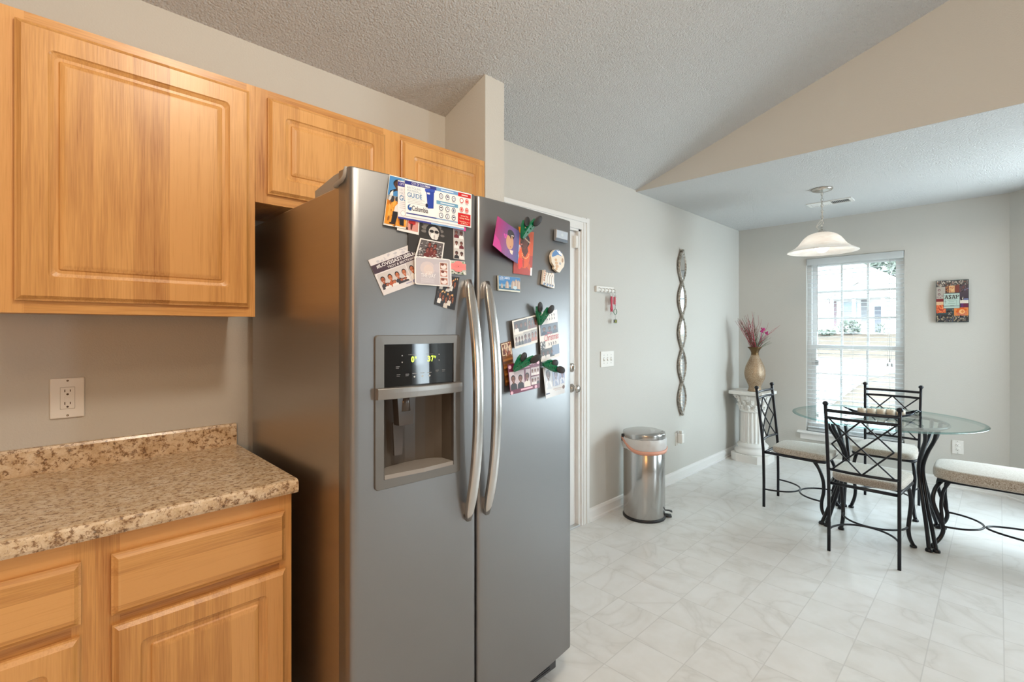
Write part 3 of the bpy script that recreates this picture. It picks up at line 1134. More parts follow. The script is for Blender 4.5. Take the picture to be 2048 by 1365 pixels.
for i in range(11):
    t = PI * i / 10
    arc.append(((x0 + x1) / 2 - (x1 - x0) / 2 * math.cos(t), yA + .004 + (yBk - yA - .006) * math.sin(t) ** .55))
vs = [(x, y, z) for z in (z0, z1) for x, y in arc]
na = 11
fs = [(i, i + 1, na + i + 1, na + i) for i in range(10)]
fs += [tuple(range(na)), tuple(na + i for i in range(na))]
cv.add(vs, fs, 0, False)
cv.build('dispenser_recess', MAT['cavity'], fd, fix=False)
tr = MB()
tr.prism([(x, y - .001) for x, y in arc[1:-1]] + [(x1 - .002, yd(x1) + .0005), (x0 + .12, yd(x0 + .12) - .006), (x0 + .002, yd(x0) + .0005)], .9555, .967, 'Z')
tr.build('drip_tray', plain('tray_grey', (0.36, 0.33, 0.30, 1), 0.4, 0.3), fd)
sp = MB()
sp.prism([(.712, 1.176), (.772, 1.176), (.766, 1.125), (.762, 1.092), (.718, 1.092), (.716, 1.125)], 1.172, 1.200, 'Y')
sp.tube([(.740, 1.19, 1.18), (.740, 1.185, 1.13)], .02, 14)
sp.build('ice_chute', plain('smoky_plastic', (0.07, 0.055, 0.045, 1), 0.15), fd)
sp = MB()
sp.prism([(.722, 1.095), (.757, 1.095), (.752, 1.00), (.727, 1.00)], 1.212, 1.218, 'Y')
sp.build('paddle', plain('smoky_paddle', (0.10, 0.085, 0.075, 1), 0.12), fd)

# ---------------------------------------------------------------- print work: cards, photos, magnets
_txt = {}


def text_mesh(s, bold=0.0, align='CENTER'):
    key = (s, bold)
    if key not in _txt:
        cu = bpy.data.curves.new('lettering', 'FONT')
        cu.body = s
        cu.resolution_u = 3
        cu.offset = bold
        ob = bpy.data.objects.new('lettering', cu)
        COL.objects.link(ob)
        dg = bpy.context.evaluated_depsgraph_get()
        dg.update()
        me = ob.evaluated_get(dg).to_mesh()
        vs = [tuple(v.co) for v in me.vertices]
        fs = [list(p.vertices) for p in me.polygons]
        ob.evaluated_get(dg).to_mesh_clear()
        bpy.data.objects.remove(ob)
        bpy.data.curves.remove(cu)
        xs = [v[0] for v in vs]
        ys_ = [v[1] for v in vs]
        a, b, c, d = min(xs), max(xs), min(ys_), max(ys_)
        _txt[key] = ([((x - a) / (b - a), (y - c) / (d - c)) for x, y, _ in vs], fs)
    return _txt[key]


INK = {}


def ink(c, rough=0.35, emit=0.0):
    key = (tuple(c), rough, emit)
    if key not in INK:
        INK[key] = plain('printed_ink', srgb(*c), rough, emit=emit)
    return INK[key]


class Print:
    """flat print in a unit square (s to the right, t downward) mapped on to a surface by P(s, t, lift)"""

    def __init__(self, P, grid=1):
        self.P = P
        self.mb = MB()
        self.mats = []
        self.lift = 0.0
        self.grid = grid

    def mi(self, mat):
        if mat not in self.mats:
            self.mats.append(mat)
        return self.mats.index(mat)

    def poly(self, pts, mat):
        self.lift += 0.000005
        self.mb.add([self.P(s, t, self.lift) for s, t in pts], [tuple(range(len(pts)))], self.mi(mat))

    def rect(self, s0, t0, s1, t1, c, rough=.35, emit=0.0):
        self.lift += 0.000005
        g = self.grid
        vs = [self.P(s0 + (s1 - s0) * i / g, t0 + (t1 - t0) * j / g, self.lift) for j in range(g + 1) for i in range(g + 1)]
        fs = [(j * (g + 1) + i, j * (g + 1) + i + 1, (j + 1) * (g + 1) + i + 1, (j + 1) * (g + 1) + i) for j in range(g) for i in range(g)]
        self.mb.add(vs, fs, self.mi(ink(c, rough, emit)))

    def oval(self, cs, ct, rs, rt, c, n=14, rot=0.0):
        pts = []
        for k in range(n):
            a = 2 * PI * k / n
            x, y = rs * math.cos(a), rt * math.sin(a)
            pts.append((cs + x * math.cos(rot) - y * math.sin(rot), ct + x * math.sin(rot) + y * math.cos(rot)))
        self.poly(pts, ink(c))

    def ring(self, cs, ct, rs, rt, c, w=.25):
        self.oval(cs, ct, rs, rt, c, 18)
        self.oval(cs, ct, rs * (1 - w), rt * (1 - w), (250, 250, 250), 18)

    def text(self, s, s0, t0, s1, t1, c, bold=0.0, emit=0.0, shear=0.0):
        vs, fs = text_mesh(s, bold)
        self.lift += 0.000005
        self.mb.add([self.P(s0 + (s1 - s0) * (x + shear * y), t1 + (t0 - t1) * y, self.lift) for x, y in vs], fs, self.mi(ink(c, .35, emit)))

    def person(self, cs, top, w, h, skin=(120, 75, 55), hair=(28, 22, 22), wear=(235, 235, 232), smile=True):
        """head and shoulders in the box that starts at top, w wide, h high (card units)"""
        rh, rv = w * .30, h * .24
        cy = top + rv * 1.05
        self.poly([(cs - w * .5, top + h), (cs - w * .46, top + h * .66), (cs - w * .16, top + h * .52), (cs + w * .16, top + h * .52), (cs + w * .46, top + h * .66), (cs + w * .5, top + h)], ink(wear))
        self.poly([(cs - w * .11, top + h * .38), (cs + w * .11, top + h * .38), (cs + w * .14, top + h * .56), (cs, top + h * .62), (cs - w * .14, top + h * .56)], ink(tuple(int(c * .86) for c in skin)))
        self.oval(cs, cy - rv * .18, rh * 1.08, rv * 1.0, hair)
        self.oval(cs, cy + rv * .10, rh * .86, rv * .92, skin)
        for q in (-1, 1):
            self.oval(cs + q * rh * .34, cy - rv * .02, rh * .13, rv * .09, (25, 18, 16), 8)
        self.oval(cs, cy + rv * .25, rh * .12, rv * .12, tuple(int(c * .8) for c in skin), 8)
        self.oval(cs, cy + rv * .55, rh * .26, rv * .07, (226, 206, 198) if smile else (120, 50, 50), 8)
        self.poly([(cs + rh * .45, cy - rv * .7), (cs + rh * .86, cy), (cs + rh * .7, cy + rv * .6), (cs + rh * .30, cy + rv * .95), (cs + rh * .52, cy)], ink(tuple(int(c * .82) for c in skin)))

    def group(self, box, n, bg, skins=None, wears=None, seed=1, rows=1):
        r = random.Random(seed)
        s0, t0, s1, t1 = box
        self.rect(s0, t0, s1, t1, bg)
        for q in range(rows):
            for i in range(n):
                w = (s1 - s0) / n
                top = t0 + (t1 - t0) * (.10 + .16 * r.random() + .30 * q)
                h = (t1 - top)
                hh = min(h, (t1 - t0) * .78)
                sk = r.choice(skins or [(120, 76, 54), (96, 58, 42), (146, 96, 68)])
                we = r.choice(wears or [(235, 233, 230), (40, 40, 46), (150, 60, 50), (200, 190, 180)])
                self.person(s0 + w * (i + .5 + (q * .3)), t1 - hh + .0, w * .95, hh, sk, wear=we) if q == 0 else self.person(s0 + w * (i + .8 - .5 * (i == n - 1)), t1 - hh * .6, w * .9, hh * .6, sk, wear=we)

    def speckle(self, box, cols, n, size, seed=3):
        r = random.Random(seed)
        s0, t0, s1, t1 = box
        for i in range(n):
            a, b = r.uniform(s0, s1), r.uniform(t0, t1)
            q = size * r.uniform(.5, 1.4)
            q = min(q, a - s0 + 1e-4, s1 - a + 1e-4)
            self.oval(a, b, max(q, size * .15), size * r.uniform(.3, 1.1), r.choice(cols), 7, r.uniform(0, 3))


def door_map(quad, layer, curl=None):
    (ax, az), (bx, bz), (cx, cz), (dx, dz) = quad

    def P(s, t, lift=0.0):
        x = (ax * (1 - s) + bx * s) * (1 - t) + (dx * (1 - s) + cx * s) * t
        z = (az * (1 - s) + bz * s) * (1 - t) + (dz * (1 - s) + cz * s) * t
        y = yf(x) - .0006 - layer * .0014 - lift
        if curl:
            y -= curl(s, t)
        return (x, y, z)
    return P


def card(name, label, cat, quad, layer, paper, draw=None, curl=None, group='photos and papers on the refrigerator doors', thick=.0007, outline=None, grid=None):
    P = door_map(quad, layer, curl)
    g = grid or (16 if curl else 8)
    pr = Print(P, g)
    pm = pr.mi(ink(paper))
    if outline:
        n = len(outline)
        vs = [P(s, t, 0) for s, t in outline] + [P(s, t, -thick) for s, t in outline]
        fs = [tuple(range(n)), tuple(range(2 * n - 1, n - 1, -1))] + [(i, (i + 1) % n, n + (i + 1) % n, n + i) for i in range(n)]
        pr.mb.add(vs, fs, pm)
    else:
        k = g + 1
        vs = [P(i / g, j / g, 0) for j in range(k) for i in range(k)] + [P(i / g, j / g, -thick) for j in range(k) for i in range(k)]
        fs = []
        for o in (0, k * k):
            fs += [(o + j * k + i, o + j * k + i + 1, o + (j + 1) * k + i + 1, o + (j + 1) * k + i) for j in range(g) for i in range(g)]
        b = [i for i in range(k)] + [j * k + g for j in range(1, k)] + [g * k + i for i in range(g - 1, -1, -1)] + [j * k for j in range(g - 1, 0, -1)]
        m_ = len(b)
        fs += [(b[i], b[(i + 1) % m_], k * k + b[(i + 1) % m_], k * k + b[i]) for i in range(m_)]
        pr.mb.add(vs, fs, pm)
    pr.lift = .0005 if curl else .00035
    pr.grid = 2
    if draw:
        draw(pr)
    o = pr.mb.build(name, pr.mats, fix=False)
    return tag(o, label, cat, group)


def rounded(r=.06, n=5):
    pts = []
    for cx, cy, st in ((1 - r, r, -PI / 2), (1 - r, 1 - r, 0), (r, 1 - r, PI / 2), (r, r, PI)):
        for i in range(n):
            a = st + PI / 2 * i / (n - 1)
            pts.append((cx + r * math.cos(a), cy + r * math.sin(a)))
    return pts


# --- left (freezer) door
def d_school(p):
    p.rect(.02, .02, .98, .40, (74, 140, 200))
    p.oval(.78, .10, .26, .10, (120, 170, 215))
    p.person(.44, .07, .72, .36, (88, 56, 44), (24, 20, 20), (28, 32, 44))
    p.poly([(.14, .34), (.24, .29), (.26, .40), (.10, .40)], ink((236, 236, 236)))
    p.rect(.02, .42, .98, .97, (226, 150, 44))
    p.speckle((.04, .44, .96, .95), [(240, 176, 80), (205, 120, 30), (150, 90, 40), (232, 160, 60)], 60, .06, 4)
    p.rect(.02, .40, .98, .49, (150, 150, 150))
    p.speckle((.05, .41, .95, .48), [(60, 60, 66), (210, 210, 210)], 14, .06, 9)
    p.poly([(.40, .60), (.52, .53), (.80, .55), (.80, .74), (.36, .74)], ink((225, 222, 220)))
    p.oval(.62, .50, .10, .05, (80, 50, 40))
    p.poly([(.33, .70), (.58, .70), (.50, .93), (.30, .93)], ink((38, 34, 38)))
    p.poly([(.60, .70), (.84, .70), (.88, .95), (.70, .95)], ink((38, 34, 38)))
    p.poly([(.24, .92), (.50, .92), (.48, .955), (.22, .955)], ink((60, 40, 30)))


def d_guide(p, full=True):
    p.rect(.0, .035, .44, .135, (46, 56, 140))
    p.text('CITY OF COLUMBIA', .09, .055, .35, .115, (240, 240, 245), .01)
    p.text('RECYCLING', .03, .185, .22, .245, (150, 180, 200))
    p.text('MATERIALS', .03, .265, .22, .325, (150, 180, 200))
    p.text('GUIDE', .03, .345, .23, .475, (70, 130, 180), .012)
    for i, w_ in enumerate((.24, .20, .26, .25)):
        p.rect(.03, .50 + i * .042, .03 + w_, .508 + i * .042, (170, 170, 178))
    p.oval(.062, .755, .034, .085, (46, 90, 160))
    p.oval(.078, .745, .028, .070, (244, 244, 244))
    p.poly([(.035, .77), (.085, .73), (.085, .80), (.05, .83)], ink((46, 90, 160)))
    p.text('Columbia', .088, .685, .315, .825, (34, 36, 60), .012)
    p.rect(.01, .905, .44, .935, (46, 56, 140))
    p.rect(.44, .905, .775, .935, (130, 170, 215))
    # blue recycling cart
    p.poly([(.272, .15), (.42, .12), (.415, .20), (.405, .22), (.395, .66), (.31, .69), (.295, .25), (.278, .22)], ink((44, 70, 168)))
    p.poly([(.272, .15), (.42, .12), (.415, .19), (.28, .22)], ink((60, 88, 190)))
    p.rect(.305, .24, .345, .29, (225, 230, 245))
    p.oval(.297, .61, .018, .055, (30, 34, 60))
    p.rect(.44, .035, .775, .135, (120, 165, 215))
    p.rect(.51, .07, .70, .10, (225, 234, 246))
    p.rect(.44, .405, .775, .505, (110, 165, 200))
    p.rect(.50, .44, .72, .47, (225, 234, 246))
    for j, yy in enumerate((.26, .60, .81)):
        for i in range(3):
            cs = .51 + i * .098
            p.ring(cs, yy, .031, .078, (30, 36, 84), .24)
            if (i + j) % 3 == 0:
                p.rect(cs - .008, yy - .04, cs + .008, yy + .04, (30, 36, 84) if j == 1 else (170, 176, 200))
            elif (i + j) % 3 == 1:
                p.rect(cs - .016, yy - .03, cs + .016, yy + .005, (30, 36, 84))
            else:
                p.poly([(cs, yy - .045), (cs + .02, yy + .01), (cs - .006, yy + .01)], ink((120, 130, 170)))
            p.rect(cs - .028, yy + .095, cs + .028, yy + .105, (200, 200, 205))
    p.rect(.775, .035, .985, .145, (205, 30, 36))
    p.rect(.83, .075, .935, .11, (245, 205, 200))
    for j, yy in enumerate((.26, .52)):
        for i in range(2):
            cs = .833 + i * .088
            p.ring(cs, yy, .030, .076, (205, 40, 40), .26)
            if i + j:
                p.oval(cs, yy, .018, .045, (220, 80, 70), 8)
            p.rect(cs - .026, yy + .09, cs + .026, yy + .10, (205, 200, 200))
    p.rect(.775, .63, .985, .965, (208, 22, 28))
    p.text('Service Days', .82, .68, .945, .735, (255, 230, 200), .01)
    p.text('Garbage: Monday', .80, .75, .965, .805, (255, 230, 200), .01)
    p.text('Recycling: on a', .80, .85, .965, .895, (255, 230, 200), .01)
    p.text('1st Monday', .825, .905, .94, .945, (255, 230, 200), .01)


def d_guide_back(p):
    p.rect(.0, .03, .44, .15, (52, 48, 140))
    p.text('CITY OF COLUMBIA', .022, .055, .28, .12, (240, 240, 245), .01)
    p.text('RECYCLING', .02, .20, .21, .27, (190, 195, 205))
    p.text('MATERIALS', .02, .29, .21, .36, (190, 195, 205))
    p.text('GUIDE', .02, .38, .23, .52, (70, 130, 180), .012)
    for i in range(4):
        p.rect(.02, .56 + i * .05, .20, .568 + i * .05, (180, 178, 185))
    p.ring(.068, .85, .032, .075, (190, 180, 185), .12)
    p.rect(.0, .955, .47, 1.0, (58, 62, 150))
    p.rect(.47, .955, 1.0, 1.0, (130, 170, 215))


def d_red(p):
    p.rect(.05, .03, .95, .90, (214, 150, 140))
    p.rect(.05, .03, .45, .90, (176, 120, 60))
    p.poly([(.55, .30), (.80, .22), (.82, .62), (.66, .70), (.48, .62)], ink((186, 40, 40)))
    p.poly([(.58, .62), (.70, .62), (.66, .86), (.60, .86)], ink((90, 30, 30)))
    p.rect(.05, .80, .48, .90, (70, 40, 40))


def d_bw(p):
    p.rect(.0, .0, 1, 1, (52, 46, 42))
    for a, b, r_ in ((.36, .14, .08), (.40, .02, .10), (.62, .05, .10), (.70, .16, .07), (.33, .26, .06), (.74, .30, .05)):
        p.oval(a, b, r_, r_ * .8, (120, 114, 110))
    p.oval(.54, .22, .17, .24, (40, 36, 34))
    p.oval(.55, .26, .12, .20, (205, 200, 196))
    p.oval(.50, .22, .05, .05, (40, 36, 36))
    p.oval(.61, .22, .05, .05, (40, 36, 36))
    p.oval(.53, .37, .055, .10, (238, 236, 234))
    p.oval(.59, .38, .055, .10, (225, 222, 220))
    p.rect(.552, .33, .562, .44, (60, 55, 55))


def d_strip(p):
    for i, bg in enumerate(((120, 112, 116), (206, 202, 200), (214, 210, 208))):
        p.group((.04, .02 + i * .33, .96, .32 + i * .33), 2, bg, [(96, 52, 44), (120, 66, 52)], [(240, 240, 240), (110, 30, 40), (40, 36, 40)], 11 + i)


def d_family(p):
    p.rect(.05, .06, .95, .97, (96, 88, 88))
    p.speckle((.06, .08, .94, .95), [(216, 212, 210), (60, 56, 58), (150, 144, 144), (186, 180, 178)], 90, .035, 6)
    for cs, tp in ((.42, .12), (.64, .16), (.52, .34), (.38, .40), (.66, .44)):
        p.person(cs, tp, .22, .52, (140, 66, 52), (40, 22, 20), (110, 40, 34))
    p.speckle((.08, .80, .92, .95), [(230, 226, 224), (120, 40, 36)], 26, .03, 8)


def d_love(p):
    p.rect(.01, .02, .99, .98, (226, 222, 224))
    p.speckle((.04, .03, .96, .15), [(198, 196, 204), (210, 206, 212)], 22, .03, 5)
    p.rect(0, .17, 1, .40, (72, 54, 66))
    p.text('#LOVEISASTUBBLEFIELD', .08, .19, 1.0, .295, (246, 244, 244), .012)
    p.text('TROY & BRITTIONY', .25, .315, .78, .375, (240, 236, 236), .006)
    p.group((.03, .43, .55, .86), 4, (206, 200, 200), [(196, 112, 70), (172, 92, 58)], [(236, 232, 230), (190, 90, 50), (60, 54, 60)], 21, 2)
    p.group((.57, .41, .98, .86), 3, (198, 192, 192), [(196, 112, 70), (172, 92, 58)], [(236, 232, 230), (190, 90, 50)], 25, 2)
    p.oval(.60, .92, .03, .045, (120, 120, 160))
    p.rect(.44, .90, .55, .925, (170, 170, 200))


def d_white(p):
    p.poly([(.035 + .93 * a, .035 + .93 * b) for a, b in rounded(.05)], ink((196, 190, 198)))
    p.oval(.34, .40, .20, .25, (214, 202, 204))
    p.oval(.36, .44, .13, .18, (222, 206, 202))
    p.oval(.62, .36, .13, .16, (204, 196, 204))
    p.text('LOVE', .30, .50, .46, .57, (240, 236, 236))
    p.text('THE DAY', .16, .58, .55, .72, (246, 244, 244))
    for i in range(5):
        p.rect(.16, .76 + i * .035, .52 - .03 * (i % 2), .768 + i * .035, (236, 232, 236))
    for tt, c in ((.14, (170, 120, 100)), (.40, (190, 130, 116)), (.68, (178, 120, 100))):
        p.rect(.66, tt, .90, tt + .27, (238, 236, 236))
        p.rect(.68, tt + .02, .88, tt + .25, c)
        p.oval(.78, tt + .15, .085, .085, (236, 226, 224))
        p.oval(.75, tt + .07, .045, .05, (120, 60, 46))


def d_coralcard(p):
    p.rect(.02, .02, .98, .98, (206, 208, 200))
    p.speckle((.04, .80, .96, .97), [(60, 90, 50), (90, 120, 80), (240, 240, 238)], 30, .05, 2)
    p.speckle((.04, .04, .96, .16), [(120, 150, 100), (220, 220, 214)], 16, .05, 12)


def d_dark(p):
    p.rect(.02, .02, .98, .98, (52, 48, 48))
    for b, sd in (((.04, .04, .96, .46), 31), ((.04, .50, .96, .96), 35)):
        p.rect(*b, (44, 40, 42))
        for i in range(5):
            p.person(b[0] + .14 + i * .16, b[1] + .06 + .05 * ((i * 7) % 3), .20, .36, (150, 86, 52), (30, 22, 20), [(232, 230, 226), (40, 38, 40), (216, 212, 206)][i % 3])
        p.speckle((b[0] + .02, b[1] + .01, b[2] - .02, b[1] + .10), [(250, 210, 150), (230, 170, 100)], 10, .035, sd)


Gp = 'photos and papers on the refrigerator doors'
Q = {
    'school': [(0.6812, 1.7812), (0.7467, 1.7797), (0.7301, 1.6398), (0.6634, 1.6424)],
    'guide_back': [(0.705, 1.7704), (0.9314, 1.7714), (0.9294, 1.6638), (0.705, 1.6658)],
    'guide': [(0.7248, 1.7779), (0.9571, 1.7791), (0.9551, 1.6752), (0.7276, 1.6759)],
    'red': [(0.7095, 1.7038), (0.7757, 1.7018), (0.7716, 1.6288), (0.7041, 1.6335)],
    'bw': [(0.7388, 1.6676), (0.8913, 1.6627), (0.8913, 1.5709), (0.7388, 1.5795)],
    'strip': [(0.8913, 1.6673), (0.9294, 1.6668), (0.9333, 1.573), (0.8913, 1.5739)],
    'family': [(0.7754, 1.6207), (0.8579, 1.617), (0.8493, 1.5621), (0.7579, 1.5643)],
    'love': [(0.6228, 1.5438), (0.779, 1.6139), (0.8281, 1.5163), (0.6666, 1.4521)],
    'white': [(0.7551, 1.5672), (0.8783, 1.5696), (0.882, 1.4875), (0.7563, 1.4878)],
    'coralcard': [(0.8801, 1.5682), (0.9353, 1.5692), (0.9412, 1.5281), (0.882, 1.5279)],
    'coral': [(0.8796, 1.5667), (0.9392, 1.5696), (0.9392, 1.5357), (0.8796, 1.5345)],
    'dark': [(0.8439, 1.5219), (0.9159, 1.52), (0.8977, 1.4189), (0.826, 1.4344)],
    'sticky': [(0.8875, 1.6745), (0.9369, 1.6742), (0.9359, 1.6620), (0.8889, 1.6640)],
}
card('photo', 'school portrait of a boy on blue above him seated among orange leaves', 'photo', Q['school'], 4, (235, 232, 226), d_school)
card('leaflet', 'recycling leaflet half covered, peeking out left and below the other one', 'leaflet', Q['guide_back'], 5, (240, 238, 242), d_guide_back)
card('leaflet', 'white recycling guide leaflet with blue cart and red corner, in front', 'leaflet', Q['guide'], 6, (247, 247, 248), d_guide)
card('photo', 'white bordered photo of a red dress under the recycling leaflets', 'photo', Q['red'], 3, (240, 238, 236), d_red)
card('photo', 'dark black-and-white portrait of a face resting on folded hands', 'photo', Q['bw'], 2, (52, 46, 42), d_bw)
card('photo_strip', 'narrow photo-booth strip of three pictures below the pink sticky note', 'photo', Q['strip'], 3, (220, 216, 214), d_strip)
card('sticky_note', 'hot pink sticky note at the lower right of the recycling leaflet', 'note', Q['sticky'], 4, (240, 60, 150))
card('photo', 'white-edged family photo in dark red clothes, tilted over the black-and-white portrait', 'photo', Q['family'], 4, (236, 234, 232), d_family)
card('photo_card', 'tilted wedding photo card with dark plum hashtag banner', 'photo card', Q['love'], 1, (226, 222, 224), d_love)
card('photo_card', 'white round-cornered baby photo card in the middle of the freezer door photos', 'photo card', Q['white'], 6, (244, 243, 242), d_white, outline=rounded(.07))
card('photo_card', 'small pale card with leafy border behind the coral label', 'card', Q['coralcard'], 2, (206, 208, 200), d_coralcard)
lab = [(0, .25), (.22, .22), (.30, .08), (.42, 0), (.58, 0), (.70, .08), (.78, .22), (1, .25), (.98, .5), (1, .78), (.78, .80), (.70, .93), (.58, 1), (.42, 1), (.30, .93), (.22, .80), (0, .76), (.02, .5)]


def d_coral(p):
    p.rect(.30, .37, .70, .395, (232, 118, 116))
    p.rect(.20, .56, .80, .575, (226, 120, 118))
    p.oval(.5, .50, .02, .035, (120, 50, 50), 8)


card('label', 'coral pink shaped label right of the white baby card', 'label', Q['coral'], 3, (246, 138, 136), d_coral, outline=lab)
card('photo', 'dark party photo of two group pictures beside the freezer handle', 'photo', Q['dark'], 1, (60, 56, 56), d_dark)

# --- right door
def d_orange(p):
    p.rect(0, 0, 1, 1, (206, 84, 34))
    p.rect(0, .55, 1, 1, (176, 58, 40))
    p.oval(.55, .52, .30, .34, (222, 92, 40))
    p.poly([(.02, .66), (.22, .30), (.34, .34), (.20, .74)], ink((206, 190, 200)))
    p.poly([(.22, .50), (.36, .36), (.80, .38), (.82, .56), (.60, .68), (.30, .64)], ink((236, 96, 40)))
    p.poly([(.36, .30), (.66, .30), (.74, .46), (.58, .60), (.40, .46)], ink((92, 48, 34)))
    p.oval(.56, .22, .24, .17, (36, 22, 20))
    p.oval(.50, .26, .20, .16, (104, 58, 42))
    p.oval(.38, .30, .04, .02, (200, 120, 110), 8)
    p.oval(.44, .22, .025, .015, (20, 14, 12), 8)
    for i in range(7):
        p.oval(.50 + i * .05, .145 + .018 * i, .025, .018, (216, 196, 170), 8)
    for i in range(9):
        t = PI * (.05 + .9 * i / 8)
        p.oval(.60 + .18 * math.cos(t), .50 + .12 * math.sin(t), .022, .016, (250, 190, 120), 8)
    for a, b, r_ in ((.33, .70, .12), (.36, .78, .10), (.30, .84, .06)):
        p.oval(a, b, r_, r_ * .7, (244, 56, 44))
    p.rect(.90, .82, 1.0, 1.0, (236, 234, 240))


def d_magenta(p):
    p.grid = 16
    for i in range(10):
        k = i / 9
        p.rect(i / 10, 0, (i + 1) / 10, 1, (int(176 - 84 * k), int(18 + 76 * k), int(112 + 40 * k)))
    p.poly([(0, .62), (.22, .70), (.34, .86), (.36, 1), (0, 1)], ink((206, 24, 140)))
    for a, b in ((.40, .40), (.44, .46), (.48, .38), (.52, .43)):
        p.oval(a, b, .035, .04, (216, 60, 170), 9)
    p.oval(.66, .26, .15, .14, (44, 26, 30))
    p.oval(.64, .50, .15, .24, (206, 150, 108))
    p.oval(.58, .44, .02, .02, (40, 24, 20), 8)
    p.oval(.70, .42, .02, .02, (40, 24, 20), 8)
    p.oval(.64, .54, .025, .03, (176, 116, 80), 8)
    p.oval(.66, .64, .05, .02, (170, 60, 70), 8)
    for i in range(6):
        p.oval(.56 + i * .04, .32 - .012 * i, .02, .016, (240, 226, 220), 8)
    p.poly([(.66, .74), (.80, .70), (.78, .84), (.70, .82)], ink((236, 210, 190)))


def d_two(p):
    p.group((.05, .05, .58, .44), 3, (70, 64, 66), [(120, 70, 52)], [(236, 232, 230), (150, 40, 44), (60, 56, 58)], 41)
    p.group((.60, .05, .97, .44), 3, (84, 78, 78), [(120, 70, 52)], [(60, 56, 58), (110, 60, 50)], 43)
    p.group((.03, .52, .38, .92), 3, (200, 196, 190), [(110, 64, 50)], [(60, 60, 66), (120, 116, 120)], 45)
    p.group((.38, .50, .70, .92), 2, (176, 172, 170), [(110, 64, 50)], [(60, 60, 66), (96, 90, 110)], 47)
    p.group((.70, .50, .97, .90), 2, (150, 146, 144), [(150, 84, 64)], [(180, 110, 90), (150, 70, 60)], 49)


def d_xmas(p):
    for i in range(4):
        a = .40 + .13 * i
        p.poly([(a, .06), (a + .05, .08), (a + .03, .13), (a + .06, .17), (a + .01, .20), (a + .03, .13)], ink((60, 70, 90)))
    p.rect(.06, .26, .98, .48, (70, 86, 108))
    p.group((.10, .27, .96, .475), 3, (96, 108, 126), [(110, 70, 56)], [(40, 50, 76), (190, 170, 170), (60, 70, 90)], 51)
    p.text('Christmas', .22, .47, .98, .61, (196, 60, 74), .004, shear=.04)
    p.text('Merry', .40, .42, .66, .49, (206, 80, 92))
    for i in range(4):
        a = .42 + .12 * i
        p.poly([(a, .645), (a + .05, .66), (a + .06, .70), (a + .01, .72), (a + .035, .685)], ink((50, 56, 76)))
    p.rect(.0, .60, .26, .84, (70, 66, 68))
    p.speckle((.01, .61, .25, .83), [(226, 224, 222), (40, 38, 40)], 36, .03, 52)
    p.group((.02, .76, .70, .95), 3, (70, 66, 64), [(110, 66, 52)], [(40, 38, 40), (226, 222, 220)], 53)
    p.rect(.60, .73, .98, .93, (126, 146, 176))


def d_brown(p):
    p.rect(.04, .02, .96, .30, (236, 222, 190))
    p.rect(.10, .04, .92, .285, (120, 60, 40))
    p.speckle((.12, .06, .90, .27), [(226, 200, 170), (90, 40, 30), (160, 90, 60)], 30, .09, 61)
    for i in range(12):
        k = .33 + i * .055
        p.rect(.04, k, .96, k + .05, [(130, 80, 34), (176, 116, 56), (96, 56, 24)][i % 3])


def d_maroon(p):
    p.rect(0, 0, 1, 1, (110, 30, 66))
    p.text('Happy Holidays', .42, .06, .84, .155, (232, 200, 216), .006)
    p.rect(.40, .18, .66, .20, (220, 180, 200))
    for a, b in ((.06, .10), (.95, .10), (.86, .93), (.05, .95)):
        p.oval(a, b, .045, .06, (236, 190, 210), 9)
    p.group((.02, .26, .68, .86), 3, (206, 192, 200), [(126, 76, 58), (140, 84, 64)], [(240, 236, 230), (48, 44, 52), (232, 228, 224)], 71)
    p.group((.70, .24, .985, .52), 3, (196, 184, 190), [(126, 76, 58)], [(60, 50, 56), (120, 40, 60), (236, 230, 230)], 73)
    p.group((.70, .56, .985, .84), 3, (196, 184, 190), [(126, 76, 58)], [(60, 50, 56), (236, 230, 230)], 75)
    p.rect(.34, .885, .74, .945, (236, 190, 210))


def d_crumple(p):
    p.rect(.03, .06, .35, .72, (196, 202, 212))
    p.person(.19, .10, .30, .62, (104, 62, 50), (30, 24, 22), (228, 230, 234))
    p.rect(.38, .10, .70, .66, (166, 178, 208))
    p.person(.54, .16, .26, .50, (150, 140, 160), (80, 84, 110), (206, 212, 228))
    p.rect(.72, .08, .97, .62, (150, 164, 200))
    p.person(.85, .14, .22, .48, (140, 130, 156), (80, 84, 110), (226, 230, 240))
    p.rect(.38, .74, .84, .77, (206, 190, 182))
    p.rect(.46, .80, .78, .82, (214, 200, 192))
    p.oval(.92, .76, .07, .07, (110, 76, 60))
    p.rect(.02, .84, .20, .88, (80, 92, 130))


R = {
    'orange': [(1.1524, 1.6943), (1.2526, 1.7057), (1.2408, 1.5503), (1.1464, 1.5509)],
    'magenta': [(1.0492, 1.7244), (1.1744, 1.6966), (1.1597, 1.5833), (1.0194, 1.6258)],
    'two': [(1.1309, 1.3896), (1.2699, 1.4144), (1.2721, 1.3154), (1.1445, 1.2957)],
    'xmas': [(1.2677, 1.4206), (1.3809, 1.4351), (1.3988, 1.2611), (1.2857, 1.2442)],
    'brown': [(1.0863, 1.3147), (1.1347, 1.3233), (1.1597, 1.1813), (1.1099, 1.1735)],
    'maroon': [(1.1099, 1.2444), (1.2743, 1.2545), (1.2612, 1.1565), (1.1122, 1.1449)],
    'crumple': [(1.2947, 1.2248), (1.4335, 1.2213), (1.4308, 1.1199), (1.3012, 1.1123)],
}
card('photo', 'orange portrait photo of a child in profile under the topmost green clip', 'photo', R['orange'], 1, (206, 84, 34), d_orange)
card('photo', 'curling magenta photo of a baby with a headband', 'photo', R['magenta'], 3, (170, 20, 110), d_magenta,
     curl=lambda s, t: .022 * (1 - s) ** 1.6 + .010 * t * (1 - s) + .012 * max(0, s - .55) * t)
